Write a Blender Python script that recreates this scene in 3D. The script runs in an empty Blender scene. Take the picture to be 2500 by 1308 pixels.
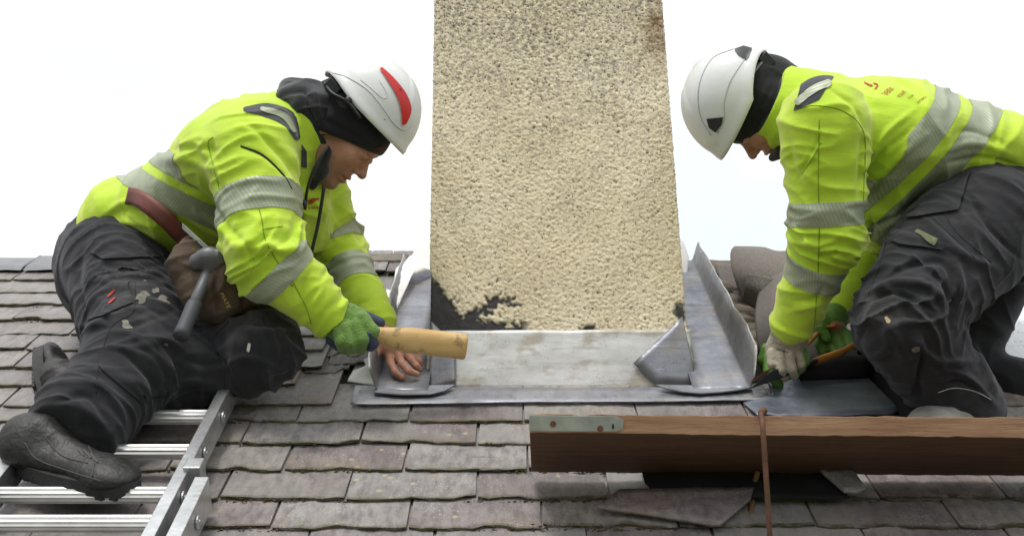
import bpy, bmesh, math, random
import numpy as np
from mathutils import Vector
from mathutils.bvhtree import BVHTree
random.seed(7); RNG = np.random.RandomState(11)
SC = bpy.context.scene; COL = SC.collection
# ---------------------------------------------------------------- camera, sky, sun, exposure
FPX = 2800.0; PITCH = math.radians(19.0)
cam = bpy.data.cameras.new('camera'); camo = bpy.data.objects.new('camera', cam); COL.objects.link(camo)
cam.sensor_width = 36; cam.lens = 36 * FPX / 2500; cam.clip_start = .05; cam.clip_end = 20000
camo.location = (0, 0, 0); camo.rotation_euler = (math.pi / 2 + PITCH, 0, 0); SC.camera = camo
SUN_EL, SUN_AZ = 64, 205
W = bpy.data.worlds.new('World'); SC.world = W; W.use_nodes = True
nt = W.node_tree; nt.nodes.clear()
def wn(t, **k):
    n = nt.nodes.new(t)
    for a, b in k.items(): setattr(n, a, b)
    return n
sky = wn('ShaderNodeTexSky', sky_type='NISHITA', sun_disc=False, sun_elevation=math.radians(SUN_EL), sun_rotation=math.radians(SUN_AZ), air_density=1.0, dust_density=4.0)
tc = wn('ShaderNodeTexCoord'); mp = wn('ShaderNodeMapping'); mp.inputs['Scale'].default_value = (1, 1, 2.2)
no = wn('ShaderNodeTexNoise'); no.inputs['Scale'].default_value = 3.1; no.inputs['Detail'].default_value = 5; no.inputs['Roughness'].default_value = .5
cr = wn('ShaderNodeValToRGB'); cr.color_ramp.elements[0].position = .38; cr.color_ramp.elements[0].color = (.84, .895, .95, 1)
cr.color_ramp.elements[1].position = .55; cr.color_ramp.elements[1].color = (.97, .967, .955, 1)
bg1 = wn('ShaderNodeBackground'); bg1.inputs['Strength'].default_value = .05
bg2 = wn('ShaderNodeBackground'); # overcast sky: brighter towards the zenith
sxyz = wn('ShaderNodeSeparateXYZ'); nt.links.new(tc.outputs['Generated'], sxyz.inputs[0])
mr = wn('ShaderNodeMapRange'); nt.links.new(sxyz.outputs[2], mr.inputs['Value'])
for k_, v_ in (('From Min', 0), ('From Max', 1), ('To Min', .73), ('To Max', 1.18)): mr.inputs[k_].default_value = v_
nt.links.new(mr.outputs[0], bg2.inputs['Strength'])
ad = wn('ShaderNodeMixShader'); ad.inputs[0].default_value = .9; wo = wn('ShaderNodeOutputWorld')
L = nt.links.new
L(tc.outputs['Generated'], mp.inputs['Vector']); L(mp.outputs[0], no.inputs['Vector']); L(no.outputs['Fac'], cr.inputs['Fac'])
L(sky.outputs[0], bg1.inputs['Color']); L(cr.outputs[0], bg2.inputs['Color'])
L(bg1.outputs[0], ad.inputs[1]); L(bg2.outputs[0], ad.inputs[2]); L(ad.outputs[0], wo.inputs['Surface'])
sl = bpy.data.lights.new('sun', 'SUN'); sl.energy = 1.5; sl.angle = math.radians(14); sl.color = (1, .97, .93)
so = bpy.data.objects.new('sun', sl); COL.objects.link(so)
az = math.radians(SUN_AZ); el = math.radians(SUN_EL)
sd = Vector((math.sin(az) * math.cos(el), math.cos(az) * math.cos(el), math.sin(el)))
so.rotation_euler = (-sd).to_track_quat('-Z', 'Y').to_euler(); so.location = sd * 20
SC.view_settings.view_transform = 'Standard'; SC.view_settings.look = 'None'
SC.view_settings.exposure = 0.48; SC.view_settings.gamma = 1; SC.view_settings.use_curve_mapping = False

# ---------------------------------------------------------------- geometry helpers
X = np.array([1., 0, 0]); F = np.array([0, math.cos(PITCH), math.sin(PITCH)]); UC = np.array([0, -math.sin(PITCH), math.cos(PITCH)])
def P(px, py, d): return X * ((px - 1250) * d / FPX) + F * d - UC * ((py - 654) * d / FPX)
def proj(V):
    d = V @ F; return 1250 + FPX * V[:, 0] / d, 654 - FPX * (V @ UC) / d, d
PHI = PITCH + math.atan(1054 / FPX)
RV = np.array([0, math.cos(PHI), math.sin(PHI)]); RN = np.array([0, -math.sin(PHI), math.cos(PHI)])
RA = P(1250, 1060, 2.456)
def R(px, py, h=0.):
    r = P(px, py, 1.); t = ((RA + h * RN) @ RN) / (r @ RN); return r * t
def US(px, py):
    p = R(px, py); return p[0], (p - RA) @ RV
def RU(u, s, h=0.): return RA + X * u + RV * s + RN * h
def SY(py): return US(1250, py)[1]
def SH(py): return (R(1250, py, .021) - RA) @ RV      # slope position of a slate tail seen at height py

_perm = RNG.permutation(256); _perm = np.concatenate([_perm, _perm, _perm]); _g = RNG.normal(size=(256, 3)); _g /= np.linalg.norm(_g, axis=1)[:, None]
def noise(Q):
    Q = np.asarray(Q, float); i = np.floor(Q).astype(int); f = Q - i; i &= 255
    w = f * f * f * (f * (f * 6 - 15) + 10); out = 0
    for a in (0, 1):
        for b in (0, 1):
            for c in (0, 1):
                h = _perm[_perm[_perm[(i[:, 0] + a) & 255] + ((i[:, 1] + b) & 255)] + ((i[:, 2] + c) & 255)]
                g = _g[h]; df = f - np.array([a, b, c])
                out = out + np.einsum('ij,ij->i', g, df) * (w[:, 0] if a else 1 - w[:, 0]) * (w[:, 1] if b else 1 - w[:, 1]) * (w[:, 2] if c else 1 - w[:, 2])
    return out * 1.6
def fbm(Q, n=3):
    return sum(noise(Q * 2 ** k + 17.3 * k) / 2 ** k for k in range(n))
def sstep(a, b, x):
    t = np.clip((x - a) / (b - a), 0, 1); return t * t * (3 - 2 * t)

# ---------------------------------------------------------------- object helpers
def thing(name, label, cat, base, group=None):
    o = bpy.data.objects.new(name, None); COL.objects.link(o); o.location = Vector(base); o.empty_display_size = .05
    o['label'] = label; o['category'] = cat
    if group: o['group'] = group
    return o
def mk(name, V, faces, mat, parent=None, smooth=False, attrs=None, solid=0, label=None, cat=None, kind=None, group=None, bevel=0):
    V = np.asarray(V, float)
    off = np.zeros(3); q = parent
    while q is not None: off += np.array(q.location); q = q.parent
    me = bpy.data.meshes.new(name)
    if isinstance(faces, np.ndarray):
        n, k = faces.shape
        me.vertices.add(len(V)); me.vertices.foreach_set('co', (V - off).astype(np.float32).ravel())
        me.loops.add(n * k); me.loops.foreach_set('vertex_index', faces.astype(np.int32).ravel())
        me.polygons.add(n); me.polygons.foreach_set('loop_start', np.arange(0, n * k, k, dtype=np.int32))
        me.polygons.foreach_set('loop_total', np.full(n, k, dtype=np.int32)); me.update(calc_edges=True)
    else:
        me.from_pydata([tuple(v) for v in V - off], [], faces)
    if smooth: me.polygons.foreach_set('use_smooth', [True] * len(me.polygons))
    if attrs:
        for k_, v in attrs.items():
            v = np.asarray(v, np.float32)
            if v.ndim == 1: a = me.attributes.new(k_, 'FLOAT', 'POINT'); a.data.foreach_set('value', v)
            else: a = me.attributes.new(k_, 'FLOAT_VECTOR', 'POINT'); a.data.foreach_set('vector', v.ravel())
    me.validate(); me.materials.append(mat)
    o = bpy.data.objects.new(name, me); COL.objects.link(o)
    if parent: o.parent = parent
    if solid:
        m = o.modifiers.new('s', 'SOLIDIFY'); m.thickness = abs(solid); m.offset = -1 if solid > 0 else 1
    if bevel:
        m = o.modifiers.new('b', 'BEVEL'); m.width = bevel; m.segments = 2; m.limit_method = 'ANGLE'
    if label: o['label'] = label
    if cat: o['category'] = cat
    if kind: o['kind'] = kind
    if group: o['group'] = group
    return o
def gridfaces(nu, nv, closed=False):
    f = []
    for i in range(nu - 1 if not closed else nu):
        for j in range(nv - 1):
            a = i * nv + j; b = ((i + 1) % nu) * nv + j
            f.append((a, b, b + 1, a + 1))
    return np.array(f)
def boxv(c, ax, ay, az_):
    V = [c + ax * i + ay * j + az_ * k for i in (-1, 1) for j in (-1, 1) for k in (-1, 1)]
    return V, [(0, 1, 3, 2), (4, 6, 7, 5), (0, 4, 5, 1), (2, 3, 7, 6), (0, 2, 6, 4), (1, 5, 7, 3)]
class MB:
    def __init__(s): s.v = []; s.f = []
    def add(s, V, Fc):
        n = len(s.v); s.v += [np.array(v) for v in V]; s.f += [tuple(i + n for i in f) for f in Fc]; return s
    def box(s, c, ax, ay, az_): return s.add(*boxv(np.array(c), np.array(ax), np.array(ay), np.array(az_)))
    def hexa(s, p):   # 4 front corners, 4 back corners
        return s.add(p, [(0, 1, 2, 3), (7, 6, 5, 4), (0, 4, 5, 1), (1, 5, 6, 2), (2, 6, 7, 3), (3, 7, 4, 0)])
    def tube(s, pts, r, seg=12, caps=True, flat=None):
        pts = [np.array(p, float) for p in pts]; n = len(pts); rr = r if hasattr(r, '__len__') else [r] * n
        up = None; rings = []
        for i in range(n):
            t = pts[min(i + 1, n - 1)] - pts[max(i - 1, 0)]; t = t / np.linalg.norm(t)
            if up is None: up = np.cross(t, [0.3, .2, 1.]);
            up = up - t * (up @ t); up /= np.linalg.norm(up); w = np.cross(t, up)
            rings.append([pts[i] + rr[i] * (math.cos(a) * up + math.sin(a) * w * (flat or 1)) for a in np.linspace(0, 2 * math.pi, seg, False)])
        V = [v for r_ in rings for v in r_]; Fc = []
        for i in range(n - 1):
            for j in range(seg): Fc.append((i * seg + j, i * seg + (j + 1) % seg, (i + 1) * seg + (j + 1) % seg, (i + 1) * seg + j))
        if caps: Fc += [tuple(range(seg))[::-1], tuple((n - 1) * seg + j for j in range(seg))]
        return s.add(V, Fc)
    def mk(s, name, mat, parent=None, **k): return mk(name, s.v, s.f, mat, parent, **k)
def crom(pts, n):
    pts = np.array(pts, float); m = len(pts); e = np.vstack([2 * pts[0] - pts[1], pts, 2 * pts[-1] - pts[-2]]); out = []
    for t in np.linspace(0, m - 1, n):
        i = min(int(t), m - 2); u = t - i; a, b, c, d = e[i:i + 4]
        out.append(.5 * (2 * b + (c - a) * u + (2 * a - 5 * b + 4 * c - d) * u * u + (3 * b - a - 3 * c + d) * u ** 3))
    return np.array(out)
def loft(rows, nu, nv):
    A = [crom(r, nv) for r in rows]; A = np.array(A)
    return np.array([crom(A[:, j], nu) for j in range(nv)]).transpose(1, 0, 2).reshape(-1, 3), gridfaces(nu, nv)

# ---------------------------------------------------------------- material helper
class Mat:
    def __init__(s, name, rough=.6, metal=0., spec=.5):
        s.m = bpy.data.materials.new(name); s.m.use_nodes = True; s.t = s.m.node_tree; s.b = s.t.nodes['Principled BSDF']
        s.b.inputs['Roughness'].default_value = rough; s.b.inputs['Metallic'].default_value = metal; s.b.inputs['Specular IOR Level'].default_value = spec
        s.co = s.t.nodes.new('ShaderNodeTexCoord').outputs['Object']
    def n(s, typ, ins=None, **props):
        nd = s.t.nodes.new('ShaderNode' + typ)
        for k, v in props.items(): setattr(nd, k, v)
        for k, v in (ins or {}).items():
            if isinstance(v, bpy.types.NodeSocket): s.t.links.new(v, nd.inputs[k])
            else: nd.inputs[k].default_value = v
        return nd
    def set(s, k, v):
        if isinstance(v, bpy.types.NodeSocket): s.t.links.new(v, s.b.inputs[k])
        else: s.b.inputs[k].default_value = v
    def noise(s, scale, det=4, rough=.55, vec=None, stretch=None):
        v = vec or s.co
        if stretch: v = s.n('Mapping', {'Vector': v, 'Scale': stretch}).outputs[0]
        return s.n('TexNoise', {'Vector': v, 'Scale': scale, 'Detail': det, 'Roughness': rough}).outputs['Fac']
    def ramp(s, fac, stops):
        r = s.n('ValToRGB', {'Fac': fac}); e = r.color_ramp.elements
        while len(e) < len(stops): e.new(.5)
        for i, (p, c) in enumerate(stops):
            e[i].position = p; e[i].color = tuple(c) + (1,) if hasattr(c, '__len__') else (c, c, c, 1)
        return r.outputs['Color']
    def mix(s, fac, a, b, mode='MIX'):
        nd = s.n('Mix', data_type='RGBA', blend_type=mode)
        for i, v in ((0, fac), (6, a), (7, b)):
            if isinstance(v, bpy.types.NodeSocket): s.t.links.new(v, nd.inputs[i])
            elif i == 0: nd.inputs[0].default_value = v
            else: nd.inputs[i].default_value = tuple(v) + (1,) if len(v) == 3 else v
        return nd.outputs[2]
    def math(s, op, a, b=0., c=None):
        nd = s.n('Math', operation=op)
        for i, v in enumerate((a, b) + ((c,) if c is not None else ())):
            if isinstance(v, bpy.types.NodeSocket): s.t.links.new(v, nd.inputs[i])
            else: nd.inputs[i].default_value = v
        return nd.outputs[0]
    def attr(s, name, out='Fac'): return s.n('Attribute', attribute_name=name).outputs[out]
    def bump(s, h, dist=.002, strength=1.):
        s.set('Normal', s.n('Bump', {'Height': h, 'Distance': dist, 'Strength': strength}).outputs['Normal'])
def simple(name, col, rough=.6, metal=0., var=.15, scale=8, bump=None, bscale=60, spec=.5):
    m = Mat(name, rough, metal, spec); c = np.array(col)
    m.set('Base Color', m.ramp(m.noise(scale), [(.3, c * (1 - var)), (.7, np.minimum(c * (1 + var), 1))]))
    if bump: m.bump(m.noise(bscale, 5), bump)
    return m.m

def mat_slate():
    m = Mat('slate', .5)
    oi = m.n('ObjectInfo'); rnd = oi.outputs['Random']
    off = m.n('VectorMath', {0: m.co, 1: m.n('CombineXYZ', {'X': m.math('MULTIPLY', rnd, 37.), 'Y': m.math('MULTIPLY', rnd, 91.), 'Z': rnd}).outputs[0]}, operation='ADD').outputs[0]
    base = m.ramp(rnd, [(0, (.145, .110, .112)), (.3, (.225, .190, .192)), (.55, (.27, .248, .243)), (.8, (.18, .138, .142)), (1, (.33, .30, .265))])
    n1 = m.noise(9, 6, .6, off); n2 = m.noise(60, 4, .6, off, (1, .35, 1))
    c = m.mix(m.ramp(n1, [(.35, 0), (.7, .7)]), base, m.mix(.5, base, (.46, .44, .42)))
    c = m.mix(m.ramp(n2, [(.42, 0), (.66, .6)]), c, (.085, .08, .082))
    n3 = m.noise(4.5, 3, .5, off); c = m.mix(m.ramp(n3, [(.58, 0), (.72, .45)]), c, (.26, .17, .10))
    v = m.n('TexVoronoi', {'Vector': off, 'Scale': 130.}).outputs['Distance']
    sp = m.math('MULTIPLY', m.ramp(v, [(.12, 1), (.2, 0)]), m.ramp(m.noise(11, 3, .6, off), [(.46, 0), (.6, .9)]))
    c = m.mix(sp, c, (.55, .54, .50)); v2 = m.n('TexVoronoi', {'Vector': off, 'Scale': 23.}).outputs['Distance']; c = m.mix(m.math('MULTIPLY', m.ramp(v2, [(.08, 1), (.17, 0)]), m.ramp(m.noise(3, 2, .5, off), [(.52, 0), (.58, .75)])), c, (.46, .42, .26)); c = m.mix(m.ramp(m.noise(2.5, 2, .5, off), [(.45, 0), (.62, .55)]), c, (.27, .262, .25)); c = m.mix(m.ramp(m.noise(33, 5, .75, off, (.35, 2, 1)), [(.60, 0), (.72, .6)]), c, (.06, .055, .05))
    e = m.attr('edge'); mo = m.math('MULTIPLY', m.math('POWER', e, .7), m.ramp(m.noise(22, 5, .7, off), [(.33, .15), (.52, 1)]))
    moss = m.mix(m.noise(90, 3, .6, off), (.035, .030, .012), (.15, .135, .055))
    c = m.mix(m.math('MULTIPLY', mo, .9), c, moss)
    m.set('Base Color', c)
    m.set('Roughness', m.math('ADD', m.ramp(n1, [(.3, .34), (.7, .55)]), m.math('MULTIPLY', mo, .3)))
    h = m.math('ADD', m.math('MULTIPLY', m.noise(22, 7, .62, off, (1, .6, 1)), 1.), m.math('MULTIPLY', m.noise(220, 3, .6, off), .25))
    m.bump(m.math('ADD', h, m.math('MULTIPLY', mo, .8)), .008)
    return m.m
M_slate = mat_slate()
def mat_lead(name='lead', c1=(.17, .175, .20), c2=(.40, .41, .45), rough=.42, streak=(1, 1, 1), dirt=.35, metal=.75, speck=1.):
    m = Mat(name, rough, metal)
    n1 = m.noise(7, 6, .65, None, streak); n2 = m.noise(45, 5, .7)
    c = m.mix(m.ramp(n1, [(.25, 0), (.8, 1)]), c1, c2)
    c = m.mix(m.ramp(m.noise(12, 4, .6, None, (.8, 1, 1.4)), [(.50, 0), (.62, dirt)]), c, (.36, .31, .23)); c = m.mix(m.ramp(m.noise(26, 5, .7, None, (.3, 1, 3)), [(.54, 0), (.68, .55)]), c, np.array(c1) * .8); c = m.mix(m.ramp(m.noise(60, 4, .65, None, (.09, 1, 1.2)), [(.60, 0), (.72, .35)]), c, np.minimum(np.array(c2) * 1.4, .9))
    v = m.n('TexVoronoi', {'Vector': m.co, 'Scale': 170.}).outputs['Distance']
    sp = m.math('MULTIPLY', m.ramp(v, [(.12, speck), (.2, 0)]), m.ramp(m.noise(20, 2), [(.48, 0), (.56, 1)]))
    c = m.mix(sp, c, (.06, .06, .065))
    m.set('Base Color', c); m.set('Roughness', m.ramp(n2, [(.3, rough - .1), (.7, rough + .2)]))
    m.bump(m.math('ADD', m.noise(6, 2, .5), m.math('MULTIPLY', n2, .12)), .004)
    return m.m
M_lead = mat_lead(); M_leadp = mat_lead('lead_apron', (.44, .435, .43), (.86, .855, .84), .5, (1.2, 1, 3), .75, .25, .8)
M_leadd = mat_lead('lead_dark', (.10, .115, .145), (.26, .28, .33), .36, (1, 3, 1), .1, .5)
def mat_render():
    m = Mat('roughcast', .9, spec=.2)
    n1 = m.noise(4, 4, .6); hz = m.attr('cav')
    c = m.mix(m.ramp(n1, [(.35, 0), (.65, 1)]), (.82, .70, .485), (.93, .825, .615))
    c = m.mix(m.ramp(m.noise(110, 4, .6), [(.45, 0), (.75, .35)]), c, (.50, .44, .33))
    g = m.math('MULTIPLY', m.attr('dirt'), m.ramp(m.noise(70, 4, .7), [(.40, 0), (.60, 1)]))
    c = m.mix(g, c, (.14, .13, .12))
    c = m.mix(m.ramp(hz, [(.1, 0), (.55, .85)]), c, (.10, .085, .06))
    c = m.mix(m.math('MULTIPLY', m.attr('rust'), m.ramp(m.noise(40, 4, .7), [(.4, .15), (.6, 1)])), c, (.20, .11, .05))
    ta = m.attr('tar'); c = m.mix(ta, c, m.mix(m.noise(60), (.02, .02, .022), (.09, .085, .085)))
    m.set('Base Color', c); m.set('Roughness', m.ramp(ta, [(0, .92), (1, .55)])); m.bump(m.noise(260, 4, .7), .003)
    return m.m
def mat_wood(name, c1, c2, rough=.7, stretch=(2, 30, 30), b=.002, sc=1.):
    m = Mat(name, rough, spec=.3); n1 = m.noise(3 * sc, 6, .65, None, stretch); n2 = m.noise(14 * sc, 5, .7, None, stretch)
    c = m.mix(m.ramp(n1, [(.3, 0), (.7, 1)]), c1, c2); c = m.mix(m.ramp(n2, [(.5, 0), (.8, .6)]), c, np.array(c1) * .5)
    m.set('Base Color', c); m.bump(n2, b); return m.m
M_board = mat_wood('scaffold_board', (.33, .17, .10), (.60, .37, .235)); M_boardf = mat_wood('scaffold_board_shaded_face', (.080, .040, .025), (.155, .080, .048)); M_old = mat_wood('weathered_wood', (.13, .11, .085), (.36, .31, .24), .85, (2, 22, 22), .006)  # board faces: shade of the underside put into a darker wood colour
M_metal = Mat('ladder_aluminium', .38, .85); _n = M_metal.noise(14, 5, .6, None, (1, 1, 1))
M_metal.set('Base Color', M_metal.ramp(_n, [(.3, (.42, .43, .44)), (.7, (.66, .67, .68))])); M_metal.bump(M_metal.noise(90, 3), .0006); M_metal = M_metal.m
M_alur = simple('rung_aluminium', (.58, .58, .56), .36, .8, .12, 20)
M_rust = simple('rusted_steel', (.13, .062, .038), .8, .2, .4, 40, .001, 120)
M_galv = simple('galvanised_plate', (.42, .44, .42), .5, .5, .2, 25, .0008, 90)
M_felt = Mat('roofing_felt', .9, spec=.25); _a = M_felt.noise(260, 3, .7); _b = M_felt.noise(7, 4)
M_felt.set('Base Color', M_felt.mix(M_felt.ramp(_b, [(.35, 0), (.65, .6)]), M_felt.ramp(_a, [(.3, (.085, .075, .07)), (.7, (.25, .225, .21))]), (.23, .205, .19)))
M_felt.bump(_a, .0015); M_felt = M_felt.m
M_black = simple('black_rubber', (.014, .014, .015), .8, 0, .3, 12, .002, 30, spec=.2)
M_memb = simple('white_membrane', (.88, .88, .90), .5, 0, .05, 14, .004, 18)
M_moss = simple('moss', (.075, .066, .026), .95, 0, .5, 60)
M_mortar = simple('old_mortar', (.17, .15, .125), .95, 0, .35, 18, .01, 30)

# ---------------------------------------------------------------- ground and wall below the eaves
mk('ground', [(-4000, -3000, -7), (4000, -3000, -7), (4000, 6000, -7), (-4000, 6000, -7)], [(0, 1, 2, 3)], simple('ground_grass', (.07, .085, .035), .95, 0, .4, .4), kind='structure')

# ---------------------------------------------------------------- roof deck
S_RIDGE = SY(648); S_BOT = SY(1308) - .5
deck = MB(); T_ = RN * .05
a, b, c, d = RU(-3, S_BOT, -.004), RU(3, S_BOT, -.004), RU(3, S_RIDGE, -.004), RU(-3, S_RIDGE, -.004)
deck.hexa([a, b, c, d, a - T_, b - T_, c - T_, d - T_])
back = np.array([0, math.cos(PHI), -math.sin(PHI)]) * 2.2
ee = RN * .003; c2, d2 = RU(3, S_RIDGE, -.006), RU(-3, S_RIDGE, -.006)
deck.add([d2, c2, c2 + back, d2 + back], [(0, 1, 2, 3)])
M_deck = simple('dark_roof_deck', (.035, .030, .026), .95, 0, .4, 18, .01, 30)
ROOF = deck.mk('roof', M_deck, kind='structure')
mk('gable_wall', *boxv(RU(0, S_RIDGE, 0) + np.array([0, -.4, -4.9]), X * 2.9, np.array([0, 1.7, 0]), np.array([0, 0, 3.0])), simple('house_wall', (.4, .37, .31), .9), kind='structure')

# slates
GA = .0985; SL = .215; TH = .0078
def slate_mesh(seed, w=.252, rough=1.):
    r = np.random.RandomState(seed); nc = 13; us = np.linspace(-.5, .5, nc) + np.concatenate([[0], r.uniform(-.3, .3, nc - 2) / nc, [0]])
    tail = r.normal(0, .0004 * rough, nc) + r.uniform(-.012, .012) * us; tail[0] += r.uniform(0, .007); tail[-1] += r.uniform(0, .007)
    for _ in range(r.randint(0, 3)): k = r.randint(0, nc); tail[max(0, k - 1):k + r.randint(1, 3)] += r.uniform(.002, .009) * rough
    V = []; E = []
    rows = [0, .007, .06, SL]
    for j, s in enumerate(rows):
        for i, u in enumerate(us):
            z = TH + r.normal(0, .0008); ss = s + (tail[i] if j < 2 else 0)
            if j == 0: z -= abs(r.normal(.0008, .0006))
            V.append((u * w * (1 - .004 * abs(r.normal())), ss, z)); E.append((1., .12, 0, 0)[j])
    n = len(V)
    for i, u in enumerate(us):
        V.append((u * w, tail[i] + abs(r.normal(.0015, .0028)), abs(r.normal(0, .0012)))); E.append(1)
    for j in (1, 2, 3):
        for i in (0, nc - 1): V.append((us[i] * w, rows[j], -.0005)); E.append(.5)
    Fc = [(j * nc + i, j * nc + i + 1, (j + 1) * nc + i + 1, (j + 1) * nc + i) for j in range(3) for i in range(nc - 1)]
    Fc += [(i, n + i, n + i + 1, i + 1) for i in range(nc - 1)]
    lo = [n] + [n + nc + 2 * k for k in range(3)]; ro = [n + nc - 1] + [n + nc + 2 * k + 1 for k in range(3)]
    for j in range(3):
        Fc.append((j * nc, (j + 1) * nc, lo[j + 1], lo[j])); Fc.append((j * nc + nc - 1, ro[j], ro[j + 1], (j + 1) * nc + nc - 1))
    me = bpy.data.meshes.new('slate'); me.from_pydata(V, [], Fc); me.materials.append(M_slate)
    a_ = me.attributes.new('edge', 'FLOAT', 'POINT'); a_.data.foreach_set('value', E); me.validate(); return me
SM = [slate_mesh(s) for s in range(22)]
from mathutils import Matrix
BASEM = Matrix([[X[0], RV[0], RN[0], 0], [X[1], RV[1], RN[1], 0], [X[2], RV[2], RN[2], 0], [0, 0, 0, 1]])
TILT = math.asin((TH * 2 + .001) / SL)
def put_slate(u0, u1, s, jit=1., h=0., mesh=None, rz=None, tilt=None):
    o = bpy.data.objects.new('slate', mesh or random.choice(SM)); COL.objects.link(o)
    w = (u1 - u0 - random.uniform(.003, .006)) / .252; rz = random.gauss(0, .009) * jit if rz is None else rz
    lift = TH * 2 + .001 + h + abs(random.gauss(0, .0012)) * jit
    p = RU((u0 + u1) / 2, s + random.gauss(0, .0025) * jit, lift)
    flip = 1 if random.random() < .5 else -1
    o.matrix_world = Matrix.Translation(Vector(p)) @ BASEM @ Matrix.Rotation(rz, 4, 'Z') @ Matrix.Rotation(-(TILT if tilt is None else tilt) + random.gauss(0, .003) * jit, 4, 'X') @ Matrix.Diagonal((w * flip, 1, 1, 1)) if flip > 0 else \
        Matrix.Translation(Vector(p)) @ BASEM @ Matrix.Rotation(rz, 4, 'Z') @ Matrix.Rotation(-TILT, 4, 'X') @ Matrix.Diagonal((w, 1, 1, 1))
    o.parent = ROOF
    return o
known = {0: (1290, [670, 1000, 1322]), 1: (1220, [545, 850, 1165, 1483]), 2: (1148, [700, 990, 1288]), 3: (1085, [600, 885, 1165]), 4: (1030, [735, 1003, 1278, 1553, 1820])}
def blocked(px, py, w):
    # py = middle of the visible band of the slate
    if 900 < px < 1870 and 700 < py < 1000: return True
    if 1000 < px < 1700 and py < 1000: return True
    if 870 < px < 1010 and 700 < py < 960: return True
    if 1640 < px < 1960 and py < 905: return True
    if 1840 < px < 2215 and 840 < py < 1012: return True
    if 2390 < px and 680 < py < 925: return True
    if 735 < px < 960 and 868 < py < 935: return True
    if 880 < px < 980 and 735 < py < 800: return True
    return False
nslate = 0
for row in range(-4, 14):
    s = (SH(1290) if row <= 0 else 0) + row * GA if row <= 0 else SH(1290) + row * (SH(685) - SH(1290)) / 13
    if row in known:
        s = SH(known[row][0]); js = [R(x, known[row][0] - 30, .021)[0] for x in known[row][1]]
    else: js = [(row % 2) * .126 + random.uniform(-.03, .03)]
    while js[-1] < 1.75: js.append(js[-1] + random.uniform(.225, .275))
    while js[0] > -1.75: js.insert(0, js[0] - random.uniform(.225, .275))
    for a, b in zip(js[:-1], js[1:]):
        q = RU((a + b) / 2, s + GA * .5, .01)[None]; px, py, _ = proj(q)
        lim = 1.0 + (s - S_BOT) * .42
        if abs((a + b) / 2) > lim or blocked(px[0], py[0], b - a): continue
        put_slate(a, b, s, 1.6 if row > 4 and px[0] < 800 else 1.); nslate += 1
print('slates', nslate)
# rough old slates exposed beside the flashing, left
for (x0, x1, y, rz, hh) in ((742, 850, 925, .0, -.008), (800, 905, 902, .03, -.010), (850, 930, 938, -.05, -.011), (760, 880, 885, -.02, -.012), (885, 968, 762, .02, -.008), (880, 975, 800, -.03, -.010), (890, 965, 735, .04, -.004)):
    (u0, s0), (u1, _) = US(x0, y), US(x1, y); put_slate(u0, u1, s0, 1.5, hh, slate_mesh(100 + x0, rough=3.), rz)
# ridge tiles (left) and slates standing on the ridge
def ridge_tile(px0, px1, y0, y1):
    A_, B_ = R(1250, 659, .030), R(1250, 648, .034); C_ = P(1250, y0, (B_ @ F) + .10); D_ = C_ - UC * .03 + F * .03; d0 = B_ @ F; us = np.linspace((px0 - 1250) * d0 / FPX, (px1 - 1250) * d0 / FPX, 9)
    vs = []
    for u in us:
        for q in (A_, B_, B_ * .5 + C_ * .5 + UC * .002, C_, D_): vs.append(q * np.array([0, 1, 1]) + X * u + RN * random.gauss(0, .0008))
    Q = gridfaces(9, 5)[:, ::-1]; n_ = len(vs) - 5
    return mk('ridge_tile', vs, [tuple(q) for q in Q] + [(0, 1, 2, 3, 4), (n_, n_ + 1, n_ + 2, n_ + 3, n_ + 4)], M_ridge, ROOF, bevel=.002)
M_ridge = simple('ridge_slate', (.17, .172, .185), .4, 0, .25, 9, .003, 40)
for a, b, y0 in ((-560, -215, 630), (-210, 58, 629), (64, 345, 625), (350, 640, 628), (646, 850, 632)): ridge_tile(a, b, y0, 655)
(u0, s0), (u1, _) = US(860, 682), US(968, 682)
put_slate(u0, u1 - .03, s0, .5, .004); put_slate(u1 - .03, u1 + .05, s0, .5, .001)
for (x0, x1, x2) in ((852, 905, 985), ):
    mbx = MB(); mbx.box(RU((US(905, 650)[0]), S_RIDGE + .005, .012), X * .11, RV * .03, RN * .014); mbx.mk('ridge_stone', M_mortar, ROOF, bevel=.004)
# weathered boards right of the chimney
for i, y in enumerate((862, 838, 812, 790, 768, 748, 716, 680, 648)):
    g = [24, 24, 22, 20, 20, 30, 34, 32, 10][i]
    s0 = SY(y + 1); s1 = SY(y - g + 4); x0 = US(1560, y)[0]; x1 = US(1990, y)[0]
    nx = 16; vs = []
    for u in np.linspace(x0, x1, nx):
        for j in range(4):
            s = [s0, s0, s1, s1][j]; h = [-.003, .012, .012, -.003][j] + random.gauss(0, .0008) + .003 * math.sin(i * 2.1)
            vs.append(RU(u, s + random.gauss(0, .0016) * (1 if j < 2 else .3), h))
    mk('board', vs, gridfaces(nx, 4), M_old, ROOF)
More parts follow.
